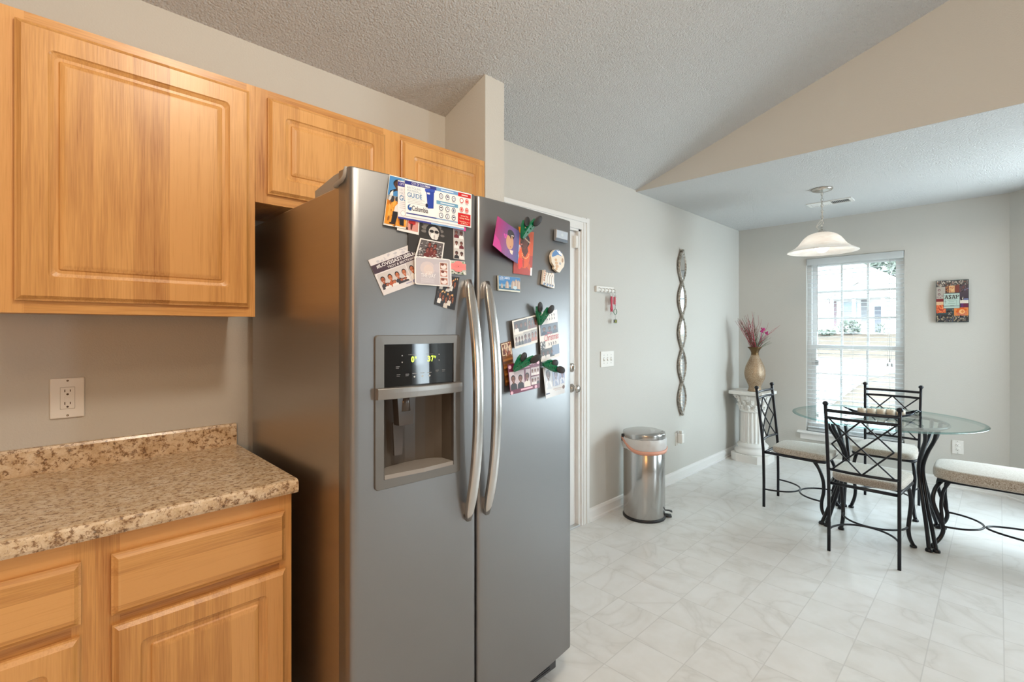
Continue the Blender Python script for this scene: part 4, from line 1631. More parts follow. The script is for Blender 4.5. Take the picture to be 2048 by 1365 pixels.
card('photo', 'orange paper corner tucked behind the topmost green clip', 'photo', [(1.168, 1.711), (1.186, 1.712), (1.186, 1.690), (1.172, 1.692)], 4.2, (244, 150, 50))
card('photo_card', 'tilted card with rows of group photos left of the Christmas card', 'photo card', R['two'], 2, (232, 228, 220), d_two, curl=lambda s, t: .008 * (1 - s))
card('greeting_card', 'Christmas card with red script and blue-grey photos', 'greeting card', R['xmas'], 3, (232, 228, 224), d_xmas, curl=lambda s, t: .004)
card('photo', 'narrow brown wood-toned photo strip nearest the right handle', 'photo', R['brown'], 1, (120, 70, 34), d_brown)
card('greeting_card', 'maroon bordered holiday photo card of three people', 'greeting card', R['maroon'], 4, (110, 30, 66), d_maroon, curl=lambda s, t: .012 * t + .004)
card('photo_card', 'pale curling photo card hanging below the Christmas card', 'photo card', R['crumple'], 2, (222, 224, 228), d_crumple, curl=lambda s, t: .010 * t * (1 - s) + .006)

# chunky souvenir magnets
GM = 'souvenir magnets on the refrigerator door'


def d_book(p):
    p.rect(.06, .06, .97, .74, (176, 190, 206))
    p.rect(0, .78, 1, 1, (84, 96, 112))
    p.oval(.52, .40, .10, .14, (190, 204, 214))
    p.rect(.02, .02, .05, .76, (190, 160, 130))


card('magnet', 'small grey book-shaped magnet alone near the top corner of the door', 'magnet', [(1.3703, 1.7343), (1.4503, 1.7343), (1.4458, 1.6919), (1.3681, 1.6923)], 8, (120, 122, 126), d_book, group=GM, thick=.009)


def d_shell(p):
    p.poly([(.08, .30), (.12, .18), (.30, .03), (.55, .0), (.78, .10), (.80, .26), (.50, .22), (.28, .30), (.12, .36)], ink((60, 116, 180)))
    p.poly([(.40, .04), (.62, .04), (.80, .16), (.82, .26), (.60, .18)], ink((236, 238, 240)))
    for a, b, r_ in ((.36, .46, .09), (.40, .60, .10), (.44, .74, .11), (.40, .86, .08)):
        p.oval(a, b, r_, r_ * .7, (196, 150, 90))
    p.oval(.84, .44, .07, .10, (170, 130, 84))
    p.oval(.66, .60, .07, .05, (90, 110, 130))
    p.oval(.66, .60, .035, .025, (226, 220, 210))


sh = [(.02, .34), (.10, .16), (.30, .02), (.56, -.01), (.80, .10), (.96, .28), (1.0, .52), (.94, .72), (.80, .84), (.64, 1.0), (.52, .99), (.24, .86), (.26, .76), (.08, .60)]
card('magnet', 'seashell-shaped magnet with blue sky and sandy towers', 'magnet', [(1.336, 1.6565), (1.424, 1.6585), (1.424, 1.5749), (1.336, 1.573)], 9, (222, 210, 190), d_shell, group=GM, thick=.010, outline=sh)


def d_bldg(p):
    for i in range(4):
        a = .24 + i * .19
        p.oval(a, .52, .085, .34, (150, 140, 130))
        p.oval(a + .01, .54, .055, .28, (236, 232, 226))
    p.rect(.04, .03, .16, .72, (216, 170, 130))
    for i in range(5):
        p.rect(.03, .06 + i * .14, .17, .10 + i * .14, (130, 80, 60))
    for a in (.14, .40, .62, .82):
        p.oval(a, .88, .08, .08, (96, 130, 170))
        p.oval(a + .05, .84, .05, .05, (90, 70, 60))


bo = [(0, .04), (.16, 0), (.20, .22), (.34, .10), (.44, .24), (.58, .08), (.74, .16), (.84, .02), (.98, .06), (.96, .55), (1.04, .78), (1.0, 1), (.5, .98), (0, .92)]
card('magnet', 'small white building-shaped magnet below the seashell magnet', 'magnet', [(1.2985, 1.5772), (1.3601, 1.5696), (1.3601, 1.5128), (1.2888, 1.5187)], 8, (222, 216, 208), d_bldg, group=GM, thick=.009, outline=bo)


def d_cabos(p):
    p.rect(.01, .01, .99, .86, (64, 132, 196))
    p.rect(.01, .55, .99, .70, (120, 170, 206))
    p.rect(.01, .70, .99, .84, (50, 110, 150))
    p.text('LOS CABOS', .05, .05, .50, .20, (240, 244, 248), .012)
    p.text('MEXICO', .05, .235, .25, .30, (220, 230, 240))
    for a, w_, tp in ((.14, .05, .46), (.38, .09, .28), (.66, .11, .22), (.80, .10, .12), (.92, .09, .16)):
        p.poly([(a - w_, .80), (a - w_ * .7, tp + .16), (a, tp), (a + w_ * .7, tp + .12), (a + w_, .80)], ink((176, 160, 150)))
        p.poly([(a - w_ * .2, .80), (a, tp + .08), (a + w_ * .6, tp + .18), (a + w_ * .7, .80)], ink((206, 190, 178)))
    p.oval(.75, .72, .10, .12, (190, 216, 232))
    p.rect(.01, .84, .99, .90, (60, 110, 140))


card('magnet', 'blue landscape souvenir magnet with rock arches under the curling magenta photo', 'magnet', [(1.0697, 1.5369), (1.1729, 1.5372), (1.1729, 1.4875), (1.0713, 1.4885)], 6, (216, 222, 214), d_cabos, group=GM, thick=.006)

# green translucent chip clips with black oval ears
m = NT('green_clip_plastic')
m.b.inputs['Base Color'].default_value = (0.0, 0.20, 0.085, 1)
m.b.inputs['Roughness'].default_value = 0.12
m.b.inputs['Coat Weight'].default_value = 0.6
m.b.inputs['Transmission Weight'].default_value = 0.25
GREEN = m.mat
RUB = plain('black_clip_pad', (0.03, 0.03, 0.034, 1), 0.5)


def clip(tip, e1, e2, y0, label, open_=.03):
    """tip and two ear centres as (x, z) on the door; y0 = surface under it"""
    T, A, B = Vector((tip[0], 0, tip[1])), Vector((e1[0], 0, e1[1])), Vector((e2[0], 0, e2[1]))
    M = (A + B) / 2
    ax = (M - T)
    Lc = ax.length
    ax.normalize()
    side = Vector((ax.z, 0, -ax.x))
    out = Vector((0, -1, 0))
    base = Vector((0, y0, 0))
    t = thing('chip_clip', label, 'clip', (T.x, y0, T.z), 'green chip clips holding the papers')
    for i, (E, lean) in enumerate(((A, .008), (B, .012 + open_))):
        # one jaw: a wedge from the tip to the ear
        d = (E - T)
        le = d.length
        d.normalize()
        sd = Vector((d.z, 0, -d.x))
        jaw = MB()
        prof = [(0, .005), (.18, .0085), (.45, .0125), (.70, .0135), (.92, .0105)]
        vs, fs = [], []
        for q, wd in prof:
            c = T + d * (le * q) + base + out * (.004 + lean * q * .6)
            th = .004
            for sx, sy in ((-1, -1), (1, -1), (1.0, 1), (-1.0, 1)):
                vs.append(c + sd * wd * sx * (1 if sy < 0 else .72) + out * th * sy)
        n_ = len(prof)
        for j in range(n_ - 1):
            for k_ in range(4):
                l_ = (k_ + 1) % 4
                fs.append((j * 4 + k_, j * 4 + l_, (j + 1) * 4 + l_, (j + 1) * 4 + k_))
        fs += [(3, 2, 1, 0), tuple((n_ - 1) * 4 + k_ for k_ in range(4))]
        jaw.add(vs, fs)
        for q in (.30, .5, .62):
            jaw.sphere(T + d * (le * q) + base + out * (.008 + lean * q * .6), .0035, 8, 6)
        jaw.build('jaw', GREEN, t)
        ear = MB()
        hl = le * .25
        ear.lathe([(.0001, -.0028), (.85, -.0028), (1, -.0012), (1, .0012), (.85, .0028), (.0001, .0028)], (0, 0, 0), 22, sx=.0128, sy=hl)
        tilt = Matrix.Rotation(.10 + .25 * i, 3, 'X')
        fm = Matrix((sd, d, out)).transposed()
        mm = (fm @ tilt).to_4x4()
        mm.translation = T + d * (le * .86) + base + out * (.0115 + lean * .6)
        ear.xf(mm)
        ear.build('ear', RUB, t)
    sp_ = MB()
    c = T + ax * (Lc * .52) + base + out * .008
    sp_.tube([c - side * .011, c + side * .011], .0038, 10)
    sp_.build('spring', MAT['nickel'], t)
    return t


clip((1.1793, 1.6712), (1.191, 1.738), (1.228, 1.742), yf(1.19) - .010, 'topmost green chip clip, holding the magenta and orange photos')
clip((1.276, 1.3779), (1.261, 1.450), (1.301, 1.441), yf(1.28) - .008, 'green chip clip at the top of the Christmas card')
clip((1.1328, 1.2229), (1.172, 1.276), (1.211, 1.268), yf(1.17) - .016, 'green chip clip gripping the top edge of the maroon photo card', .035)
clip((1.288, 1.2366), (1.348, 1.240), (1.356, 1.212), yf(1.31) - .014, 'green chip clip lowest on the door, between Christmas card and pale photo card')

# control panel print and read-outs on the dispenser
def Pdisp(s, t, lift=0.0):
    x = .6665 + (.8912 - .6665) * s
    z = 1.320 - (1.320 - 1.203) * t
    return (x, yd(x) + .0022 - .0002 - lift, z)


p = Print(Pdisp)
LIT = (206, 255, 60)
for txt, s0, s1 in (('0', .365, .405), ('3', .60, .64), ('7', .655, .69)):
    p.text(txt, s0, .30, s1, .44, LIT, .02, 3.0)
for s0 in (.415, .698):
    p.text('o', s0, .30, s0 + .012, .345, LIT, .0, 2.0)
    p.text('F', s0 + .014, .31, s0 + .028, .37, LIT, .0, 2.0)
p.text('freezer temp', .325, .245, .435, .268, (190, 190, 190))
p.text('fridge temp', .585, .245, .685, .268, (190, 190, 190))
for s0, t0, up in ((.24, .27, 1), (.24, .43, 0), (.775, .27, 1), (.775, .42, 0)):
    p.poly([(s0 - .011, t0 + .012 * (1 if up else -1)), (s0 + .011, t0 + .012 * (1 if up else -1)), (s0, t0 - .018 * (1 if up else -1))], ink((205, 205, 205)))
for s0, t0 in ((.155, .52), (.165, .71), (.285, .71), (.72, .66), (.82, .66)):
    p.rect(s0, t0, s0 + .05, t0 + .016, (120, 120, 120))
    p.rect(s0, t0 + .035, s0 + .042, t0 + .05, (105, 105, 105))
for s0, nm in ((.41, 'water'), (.525, 'cube'), (.63, 'crush')):
    p.rect(s0 - .03, .705, s0 + .03, .718, (150, 150, 150))
    p.oval(s0, .79, .013, .022, (200, 205, 205), 12)
pm = p.mb.build('panel_print', p.mats, fd, fix=False)

# ================================================================ DINING NOOK
def smooth(pts, n=6):
    """Catmull-Rom through the points"""
    P = [Vector(p) for p in pts]
    out = []
    for i in range(len(P) - 1):
        a, b, c, d_ = P[max(i - 1, 0)], P[i], P[i + 1], P[min(i + 2, len(P) - 1)]
        for k in range(n):
            t = k / n
            out.append(.5 * ((2 * b) + (c - a) * t + (2 * a - 5 * b + 4 * c - d_) * t * t + (3 * b - a - 3 * c + d_) * t ** 3))
    out.append(P[-1])
    return out


def cushion(x0, x1, y0, y1, z0, z1, r=.05, rear=None):
    """soft seat pad; rear = half width at x0 for a tapering seat"""
    N, Mr = 44, 9
    cx, cy = (x0 + x1) / 2, (y0 + y1) / 2
    hx, hy = (x1 - x0) / 2, (y1 - y0) / 2
    vs, fs = [], []
    prof = []
    for j in range(Mr + 1):
        t = j / Mr
        a = -PI / 2 + PI * t
        prof.append((math.cos(a), math.sin(a)))
    rings = []
    for (c_, s_) in prof:
        ins = .022 * (1 - max(0, c_) ** .6)
        zz = (z0 + z1) / 2 + (z1 - z0) / 2 * math.copysign(abs(s_) ** .8, s_)
        rings.append((ins, zz))
    rings.append((.06, z1 + .006))
    rings.append((.12, z1 + .010))
    for ins, zz in rings:
        for k in range(N):
            a = 2 * PI * k / N
            e = .36
            x = math.copysign(abs(math.cos(a)) ** e, math.cos(a)) * (hx - ins)
            y = math.copysign(abs(math.sin(a)) ** e, math.sin(a)) * (hy - ins)
            if rear:
                y *= (rear + (hy - rear) * ((x + hx) / (2 * hx))) / hy
            vs.append((cx + x, cy + y, zz))
    for i in range(len(rings) - 1):
        for k in range(N):
            l = (k + 1) % N
            fs.append((i * N + k, i * N + l, (i + 1) * N + l, (i + 1) * N + k))
    fs.append(tuple(range(N - 1, -1, -1)))
    fs.append(tuple((len(rings) - 1) * N + k for k in range(N)))
    return MB().add(vs, fs, 0, True)


def u_arc(x_open, x_tip, hw, z, n=22):
    """half ellipse opening at x_open, tip at x_tip"""
    return [(x_open + (x_tip - x_open) * math.sin(PI * i / n), hw * math.cos(PI * i / n), z) for i in range(n + 1)]


def make_chair(label):
    """faces +X; the rear feet stand at x = 0, centre line y = 0"""
    t = thing('dining_chair', label, 'chair', (0, 0, 0), 'black iron chairs around the glass table')
    hw = .170
    zt = .915

    def post(s, z):
        k = max(0, (z - .43) / (zt - .43))
        return Vector((-.048 * k ** 1.15 + (.004 if z < .43 else 0), s * (hw + .008 * k), z))
    for s in (-1, 1):
        m_ = MB().tube([post(s, z) for z in (0, .2, .43, .56, .7, .82, zt - .012)], .0115, 4, up=(1, 1, 0))
        m_.build('rear_leg', MAT['iron'], t)
        MB().lathe([(.011, 0), (.016, .006), (.0165, .014), (.011, .022), (.0001, .026)], post(s, zt - .014), 14).build('finial', MAT['iron'], t)
    bx = MB()

    def bow(z, off=0.0, n=10):
        a, b = post(-1, z), post(1, z)
        return [a + (b - a) * (i / n) + Vector((-.020 * math.sin(PI * i / n) - off, 0, 0)) for i in range(n + 1)]
    for z, r in ((zt - .045, .0095), (.826, .0090), (.506, .0085)):
        bx = MB().tube(bow(z), r, 8)
        bx.build('back_rail', MAT['iron'], t)
    lat = MB()

    def at(f, z):
        b = bow(z)
        q = f * 10
        i = min(int(q), 9)
        return b[i] + (b[i + 1] - b[i]) * (q - i)

    def strut(f0, z0, f1, z1):
        n = 8
        lat.tube([at(f0 + (f1 - f0) * i / n, z0 + (z1 - z0) * i / n) for i in range(n + 1)], .0048, 6)
    zt2, zb = .826, .506
    zm = (zt2 + zb) / 2
    strut(.03, zt2, .95, zb)
    strut(.97, zt2, .05, zb)
    for f0, z0, f1, z1 in ((.5, zt2, .07, zm), (.5, zt2, .93, zm), (.5, zb, .07, zm), (.5, zb, .93, zm)):
        strut(f0, z0, f1, z1)
    lat.build('back_lattice', MAT['iron'], t)
    # seat
    cushion(.045, .435, -.205, .205, .425, .474, rear=.172).build('seat', MAT['tweed'], t)
    fr2 = MB()
    ring = [(.01, -.165, .418), (.06, -.166, .418), (.36, -.190, .418), (.405, -.178, .418), (.415, -.12, .418), (.415, .12, .418), (.405, .178, .418), (.36, .190, .418), (.06, .166, .418), (.01, .165, .418)]
    fr2.tube(ring, .010, 8, cyclic=True)
    fr2.build('seat_frame', MAT['iron'], t)
    for s in (-1, 1):
        lg = [(.335, s * .165, .415), (.372, s * .176, .365), (.398, s * .182, .29), (.400, s * .176, .21), (.386, s * .170, .13), (.392, s * .175, .07), (.425, s * .188, .018)]
        m_ = MB().tube(smooth(lg, 5), .0115, 10)
        m_.build('front_leg', MAT['iron'], t)
        MB().lathe([(.010, .0), (.018, .002), (.019, .008), (.015, .016), (.006, .022)], (.429, s * .190, 0), 14).build('foot', MAT['iron'], t)
    for xo, xt in ((.004, .203), (.388, .209)):
        MB().tube(u_arc(xo, xt, .168, .135), .0062, 8).build('stretcher', MAT['iron'], t)
    return t


def place(o, x, y, deg):
    o.location = (x, y, 0)
    o.rotation_euler = (0, 0, math.radians(deg))
    return o


ch = make_chair('iron lattice-back chair with its back to the camera, pushed up to the glass table')
cA = copy_tree(ch)
cC = copy_tree(ch)
place(ch, 3.467, .566, 0)
place(cA, 4.150, 1.275, -90)['label'] = 'iron lattice-back chair standing side-on in front of the white pedestal'
place(cC, 4.862, .606, 180)['label'] = 'iron lattice-back chair behind the glass table, under the window'

# bench along the right-hand side of the table
bn = thing('bench', 'backless iron bench with a long tweed cushion beside the glass table', 'bench', (0, 0, 0))
L = .96
cushion(0, L, -.205, .205, .424, .494).build('seat', MAT['tweed'], bn)
MB().tube([(.03, -.17, .420), (.03, .17, .420), (L - .03, .17, .420), (L - .03, -.17, .420)], .010, 8, cyclic=True).build('seat_frame', MAT['iron'], bn)
for sx in (0, 1):
    for s in (-1, 1):
        def X(v):
            return v if sx == 0 else L - v
        lg = [(X(.055), s * .10, .418), (X(.018), s * .150, .36), (X(.008), s * .182, .29), (X(.030), s * .180, .21), (X(.055), s * .165, .13), (X(.045), s * .175, .07), (X(.010), s * .205, .016)]
        MB().tube(smooth(lg, 5), .0115, 10).build('leg', MAT['iron'], bn)
        lg2 = [(X(.085), s * .165, .418), (X(.055), s * .150, .35), (X(.045), s * .158, .27), (X(.050), s * .170, .19), (X(.054), s * .168, .12)]
        MB().tube(smooth(lg2, 5), .0095, 10).build('leg_brace', MAT['iron'], bn)
        MB().lathe([(.010, .0), (.018, .002), (.019, .008), (.015, .016), (.006, .022)], (X(.008), s * .207, 0), 14).build('foot', MAT['iron'], bn)
MB().tube(u_arc(.050, .235, .168, .135), .0062, 8).build('stretcher', MAT['iron'], bn)
MB().tube(u_arc(L - .050, .245, .168, .135, 30), .0062, 8).build('stretcher', MAT['iron'], bn)
bn.location = (4.185, .30, 0)
bn.rotation_euler = (0, 0, math.radians(-90))

# round glass table on four hour-glass iron legs
TC = (4.155, .570)
tb = thing('dining_table', 'round glass-topped dining table on curved black iron legs', 'table', (TC[0], TC[1], 0))
TZ = .760
g = MB()
g.lathe([(.0001, TZ - .010), (.525, TZ - .010)], (TC[0], TC[1], 0), 96, 0, smooth=False, caps=False)
g.lathe([(.0001, TZ), (.512, TZ)], (TC[0], TC[1], 0), 96, 0, smooth=False, caps=False)
g.lathe([(.512, TZ), (.530, TZ - .003), (.535, TZ - .0055), (.533, TZ - .008), (.525, TZ - .010)], (TC[0], TC[1], 0), 96, 1, smooth=True, caps=False)
g.build('glass_top', [MAT['table_glass'], MAT['glass_rim']], tb)
MB().tube([(TC[0] + .345 * math.cos(2 * PI * i / 64), TC[1] + .345 * math.sin(2 * PI * i / 64), TZ - .021) for i in range(64)], .0105, 8, cyclic=True).build('support_ring', MAT['iron'], tb)
for sy in (-1, 1):
    for sx in (-1, 1):
        for q in (0, 1):
            def P(dx, dy, z):
                return (TC[0] + sx * dx, TC[1] + sy * dy, z)
            if q == 0:      # outer rod
                pts = [P(.235, .245, TZ - .022), P(.175, .243, .66), P(.090, .216, .56), P(.036, .200, .47), P(.040, .204, .38), P(.105, .228, .24), P(.200, .254, .10), P(.262, .268, .014)]
                fx = (.264, .268)
            else:           # inner rod
                pts = [P(.165, .296, TZ - .022), P(.115, .282, .66), P(.054, .242, .56), P(.012, .218, .47), P(.014, .220, .38), P(.078, .244, .24), P(.178, .278, .10), P(.244, .300, .014)]
                fx = (.246, .302)
            m_ = MB().tube(smooth(pts, 5), .0115, 10)
            m_.lathe([(.012, 0), (.019, .002), (.020, .009), (.016, .018), (.006, .024)], P(fx[0], fx[1], 0), 14)
            m_.build('leg', MAT['iron'], tb)

# centrepiece: dark oblong tray with a row of cream candles
cp = thing('tray', 'dark oblong tray with upswept ends on the glass table', 'tray', (4.165, .575, TZ))
tv = MB()
N = 20
Ld, Wd = .19, .062
rows = []
for i in range(N + 1):
    u = -1 + 2 * i / N
    w_ = Wd * (1 - abs(u) ** 2.6) ** .5 if abs(u) < 1 else 0
    w_ = max(w_, .012)
    zz = .003 + .030 * abs(u) ** 4
    rows.append([(u * Ld, -w_, zz + .016), (u * Ld, -w_ * .72, zz), (u * Ld, w_ * .72, zz), (u * Ld, w_, zz + .016), (u * Ld, w_ * .70, zz + .004), (u * Ld, -w_ * .70, zz + .004)])
vs = [p for r in rows for p in r]
fs = []
for i in range(N):
    for k in range(6):
        l = (k + 1) % 6
        fs.append((i * 6 + k, i * 6 + l, (i + 1) * 6 + l, (i + 1) * 6 + k))
fs += [tuple(range(6)), tuple(N * 6 + k for k in range(6))]
TRM = Matrix.Translation((4.165, .575, TZ + .0002)) @ Matrix.Rotation(math.radians(-65), 4, 'Z')
tv.add(vs, fs, 0, True).xf(TRM)
tv.build('dish', plain('dark_pewter', (0.03, 0.034, 0.045, 1), 0.25, 0.6), cp)
for q in (-1, 1):
    MB().tube([(q * (Ld - .002), -.022, .040), (q * (Ld + .022), -.024, .050), (q * (Ld + .022), .024, .050), (q * (Ld - .002), .022, .040)], .004, 8).xf(TRM).build('handle', plain('dark_pewter', (0.03, 0.034, 0.045, 1), 0.25, 0.6), cp)
wax = plain('cream_wax', (0.70, 0.64, 0.52, 1), 0.55)
for i in range(5):
    u = -.112 + .056 * i
    c_ = MB().lathe([(.024, .0), (.0255, .002), (.0255, .040), (.022, .043), (.012, .039), (.0001, .038)], (0, 0, 0), 20)
    c_.tube([(0, 0, .038), (.001, 0, .050)], .0011, 6, mi=1)
    p0 = TRM @ Vector((u, 0, .0075))
    c_.xf(Matrix.Translation(p0))
    tag(c_.build('candle', [wax, MAT['black']]), 'short cream candle in the row on the dark oblong tray', 'candle', 'cream candles on the table tray')

# ---------------------------------------------------------------- pedestal, vase and dried stems
PC = (5.335, 1.815)
pd = thing('pedestal', 'white plaster column pedestal with leafy capital in the corner by the window', 'pedestal', (PC[0], PC[1], 0))


def octa(r, z0, z1, mb, ch=.36):
    c_ = r * (1 - ch * .8)
    pts = [(r, -c_), (r, c_), (c_, r), (-c_, r), (-r, c_), (-r, -c_), (-c_, -r), (c_, -r)]
    mb.prism([(PC[0] + a, PC[1] + b) for a, b in pts], z0, z1, 'Z')
    return mb


b = octa(.180, 0, .078, MB(), .52)
b.lathe([(.168, .078), (.172, .088), (.172, .104), (.160, .118), (.142, .128), (.140, .140), (.150, .150), (.150, .162), (.136, .176), (.126, .186)], (PC[0], PC[1], 0), 40)
b.build('base', MAT['plaster'], pd)
nf = 20
vs, fs = [], []
zs_ = [.180, .20, .50, .520]
for z in zs_:
    for k in range(nf * 4):
        a = 2 * PI * k / (nf * 4)
        fl = (0, 1, 1, 0)[k % 4]
        r_ = .118 - (.010 * fl if .19 < z < .51 else 0) - .006 * (z - .18) / .34
        vs.append((PC[0] + r_ * math.cos(a), PC[1] + r_ * math.sin(a), z))
n = nf * 4
for i in range(3):
    for k in range(n):
        l = (k + 1) % n
        fs.append((i * n + k, i * n + l, (i + 1) * n + l, (i + 1) * n + k))
MB().add(vs, fs).build('shaft', MAT['plaster'], pd)
cpt = MB()
cpt.lathe([(.112, .505), (.122, .512), (.122, .524), (.114, .530), (.114, .56), (.122, .60), (.136, .65), (.150, .688)], (PC[0], PC[1], 0), 40)
for row, (z, r_, nn, s_) in enumerate(((.555, .118, 12, .030), (.600, .124, 12, .032), (.650, .140, 8, .036))):
    for k in range(nn):
        a = 2 * PI * (k + .5 * (row % 2)) / nn
        lf = MB()
        for i in range(5):
            u = i / 4
            lf.sphere((0, 0, 0), s_ * (.62 - .22 * abs(u - .4)), 7, 5, sx=.55, sz=1.0)
            q = len(lf.v) // 1
        lf2 = MB()
        for i, (dz, do, sc) in enumerate(((-.022, 0, .75), (0, .004, .95), (.018, .013, .85), (.024, .026, .55))):
            lf2.sphere((r_ + do, 0, z + dz), s_ * .55 * sc, 7, 5)
        for sgn in (-1, 1):
            for dz in (-.012, .006, .018):
                lf2.sphere((r_ + .004 + max(0, dz) * .4, sgn * s_ * .42, z + dz), s_ * .30, 6, 4)
        lf2.xf(Matrix.Translation((PC[0], PC[1], 0)) @ Matrix.Rotation(a, 4, 'Z'))
        cpt.add(lf2.v, lf2.f, 0, True)
for k in range(4):
    a = PI / 4 + PI / 2 * k
    sp = MB().tube([(.165 + .032 * math.cos(t) * (1 - t / 14), 0, .668 + .026 * math.sin(t) * (1 - t / 14)) for t in [i * .5 for i in range(20)]], .009, 7)
    sp.xf(Matrix.Translation((PC[0], PC[1], 0)) @ Matrix.Rotation(a, 4, 'Z'))
    cpt.add(sp.v, sp.f, 0, True)
cpt.build('capital', MAT['plaster'], pd)
tp = octa(.186, .692, .722, MB(), .22)
tp.build('top_plate', MAT['plaster'], pd)

m = NT('mottled_bronze_glaze')
co = m.coords()
n1 = m.noise(co, 210, 3, 0.75)
n2 = m.noise(co, 9, 2, 0.5)
base = m.ramp(n2, [(0.35, (0.22, 0.12, 0.05, 1)), (0.65, (0.33, 0.21, 0.11, 1))])
spk = m.ramp(n1, [(0.47, (0, 0, 0, 1)), (0.56, (1, 1, 1, 1))])
m.l(m.mix(m.math('MULTIPLY', spk, .62), base, (0.60, 0.52, 0.41, 1)), m.b.inputs['Base Color'])
m.b.inputs['Roughness'].default_value = 0.3
m.b.inputs['Metallic'].default_value = 0.25
m.bump(n1, 0.3, 0.003)
VC = (5.30, 1.78)
vz = .7225
vs_ = thing('vase', 'speckled bronze vase with dark flared neck on the white pedestal', 'vase', (VC[0], VC[1], vz))
MB().lathe([(.066, 0), (.069, .006), (.060, .030), (.058, .050), (.072, .085), (.092, .130), (.100, .175), (.098, .215), (.086, .265), (.066, .310), (.046, .352), (.038, .378)], (VC[0], VC[1], vz), 40).build('body', m.mat, vs_)
MB().lathe([(.038, .376), (.036, .384), (.035, .400), (.042, .420), (.058, .444), (.070, .456), (.068, .458), (.054, .446), (.036, .418), (.029, .40), (.029, .376)], (VC[0], VC[1], vz), 36, caps=False).build('neck', plain('dark_bronze', (0.13, 0.075, 0.03, 1), 0.28, 0.7), vs_)

# dried stems: camera-left is (-0.71, 0.70) for things on this side of the room
ds = thing('dried_stems', 'red and brown dried twigs with grass and pink blooms in the bronze vase', 'dried flowers', (VC[0], VC[1], vz + .40))
lft = Vector((-.711, .703, 0))
back = Vector((.703, .711, 0))


def stem(dx, dy, h, bend, r0, mb, wob=.006, n=9, seed=0):
    r_ = random.Random(seed)
    p0 = Vector((VC[0], VC[1], vz + .39)) + lft * r_.uniform(-.018, .018) + back * r_.uniform(-.016, .016)
    pts = []
    for i in range(n + 1):
        t = i / n
        q = p0 + lft * (dx * t ** bend) + back * (dy * t ** bend) + Vector((0, 0, h * t))
        if 0 < i:
            q += Vector((r_.uniform(-wob, wob), r_.uniform(-wob, wob), r_.uniform(-wob, wob) * .4))
        pts.append(q)
    mb.tube(pts, [r0 * (1 - .65 * i / n) for i in range(n + 1)], 5)
    return pts


brown = MB()
red = MB()
for i in range(24):
    dx = .02 + .17 * rnd.random()
    h = .47 - dx * .55 - .06 * rnd.random()
    pts = stem(dx, rnd.uniform(-.05, .05), h, 1.3, .0026, brown if i % 2 else red, seed=100 + i)
    for k in range(2):
        b0 = pts[rnd.choice((4, 5, 6))]
        (brown if i % 2 else red).tube([b0, b0 + lft * rnd.uniform(-.03, .05) + Vector((0, 0, rnd.uniform(.05, .09)))], [.0016, .0008], 5)
for i in range(5):
    stem(.075 + .02 * rnd.random(), rnd.uniform(-.03, .03), .26 + .05 * rnd.random(), 1.2, .0045, red, .010, seed=200 + i)
for i in range(3):
    stem(-.06 - .035 * i, rnd.uniform(-.02, .03), .40 - .04 * i, 1.2, .0026, red, .009, seed=230 + i)
pts = stem(-.275, .0, .295, 1.5, .0030, red, .006, seed=240)
stem(-.235, .01, .270, 1.6, .0026, red, .006, seed=241)
brown.build('brown_twigs', plain('brown_twig', (0.12, 0.065, 0.04, 1), 0.8), ds)
red.build('red_twigs', plain('crimson_twig', (0.36, 0.03, 0.06, 1), 0.6), ds)
grs = MB()
for i in range(34):
    dx = rnd.uniform(-.17, .03)
    stem(dx, rnd.uniform(-.05, .05), .29 - abs(dx) * .75 - .06 * rnd.random(), 1.5, .0022, grs, .003, 6, seed=300 + i)
grs.build('grass_blades', plain('dusty_green_grass', (0.10, 0.12, 0.065, 1), 0.8), ds)
for dx, h in ((-.085, .255), (-.125, .215), (-.075, .235)):
    bl_ = MB()
    c0 = Vector((VC[0], VC[1], vz + .39)) + lft * dx + Vector((0, 0, h))
    for k in range(7):
        bl_.sphere(c0 + Vector((rnd.uniform(-.012, .012), rnd.uniform(-.012, .012), rnd.uniform(-.012, .012))), .0085, 8, 6)
    bl_.tube([Vector((VC[0], VC[1], vz + .39)) + lft * dx * .2, c0], .0018, 5)
    bl_.build('blossom', plain('magenta_bloom', (0.50, 0.04, 0.20, 1), 0.7), ds)

# ---------------------------------------------------------------- trash can
CC = (3.163, 1.826)
R_ = .147
tc_ = thing('trash_can', 'round stainless step trash can against the long wall', 'trash can', (CC[0], CC[1], 0))
MB().lathe([(R_ - .003, .016), (R_, .020), (R_, .540), (R_ - .004, .545), (R_ - .004, .020)], (CC[0], CC[1], 0), 56, caps=False).build('body', MAT['can_steel'], tc_)
MB().lathe([(R_ - .01, 0), (R_ + .004, .001), (R_ + .005, .012), (R_ + .002, .019), (R_ - .006, .020)], (CC[0], CC[1], 0), 48).build('base_ring', MAT['black'], tc_)
MB().lathe([(R_ + .003, .578), (R_ + .004, .580), (R_ + .004, .612), (R_ + .002, .618), (R_ - .03, .628), (R_ - .09, .634), (.0001, .635)], (CC[0], CC[1], 0), 56).build('lid', MAT['can_steel'], tc_)
fdir = Vector((.62, -.78, 0))
lat_ = Vector((.78, .62, 0))
c0 = Vector((CC[0], CC[1], 0))
pe = MB()
a_ = c0 + fdir * (R_ - .01)
e_ = c0 + fdir * (R_ + .050)
pe.tube([a_ + Vector((0, 0, .048)), c0 + fdir * (R_ + .03) + Vector((0, 0, .046)), e_ + Vector((0, 0, .040))], [.010, .014, .022], 10, flat=.30, up=(0, 0, 1))
pe.tube([a_ + Vector((0, 0, .012)), c0 + fdir * (R_ + .045) + Vector((0, 0, .010))], [.03, .026], 12, flat=.36, up=(0, 0, 1))
pe.build('pedal', MAT['black'], tc_)
hg = MB()
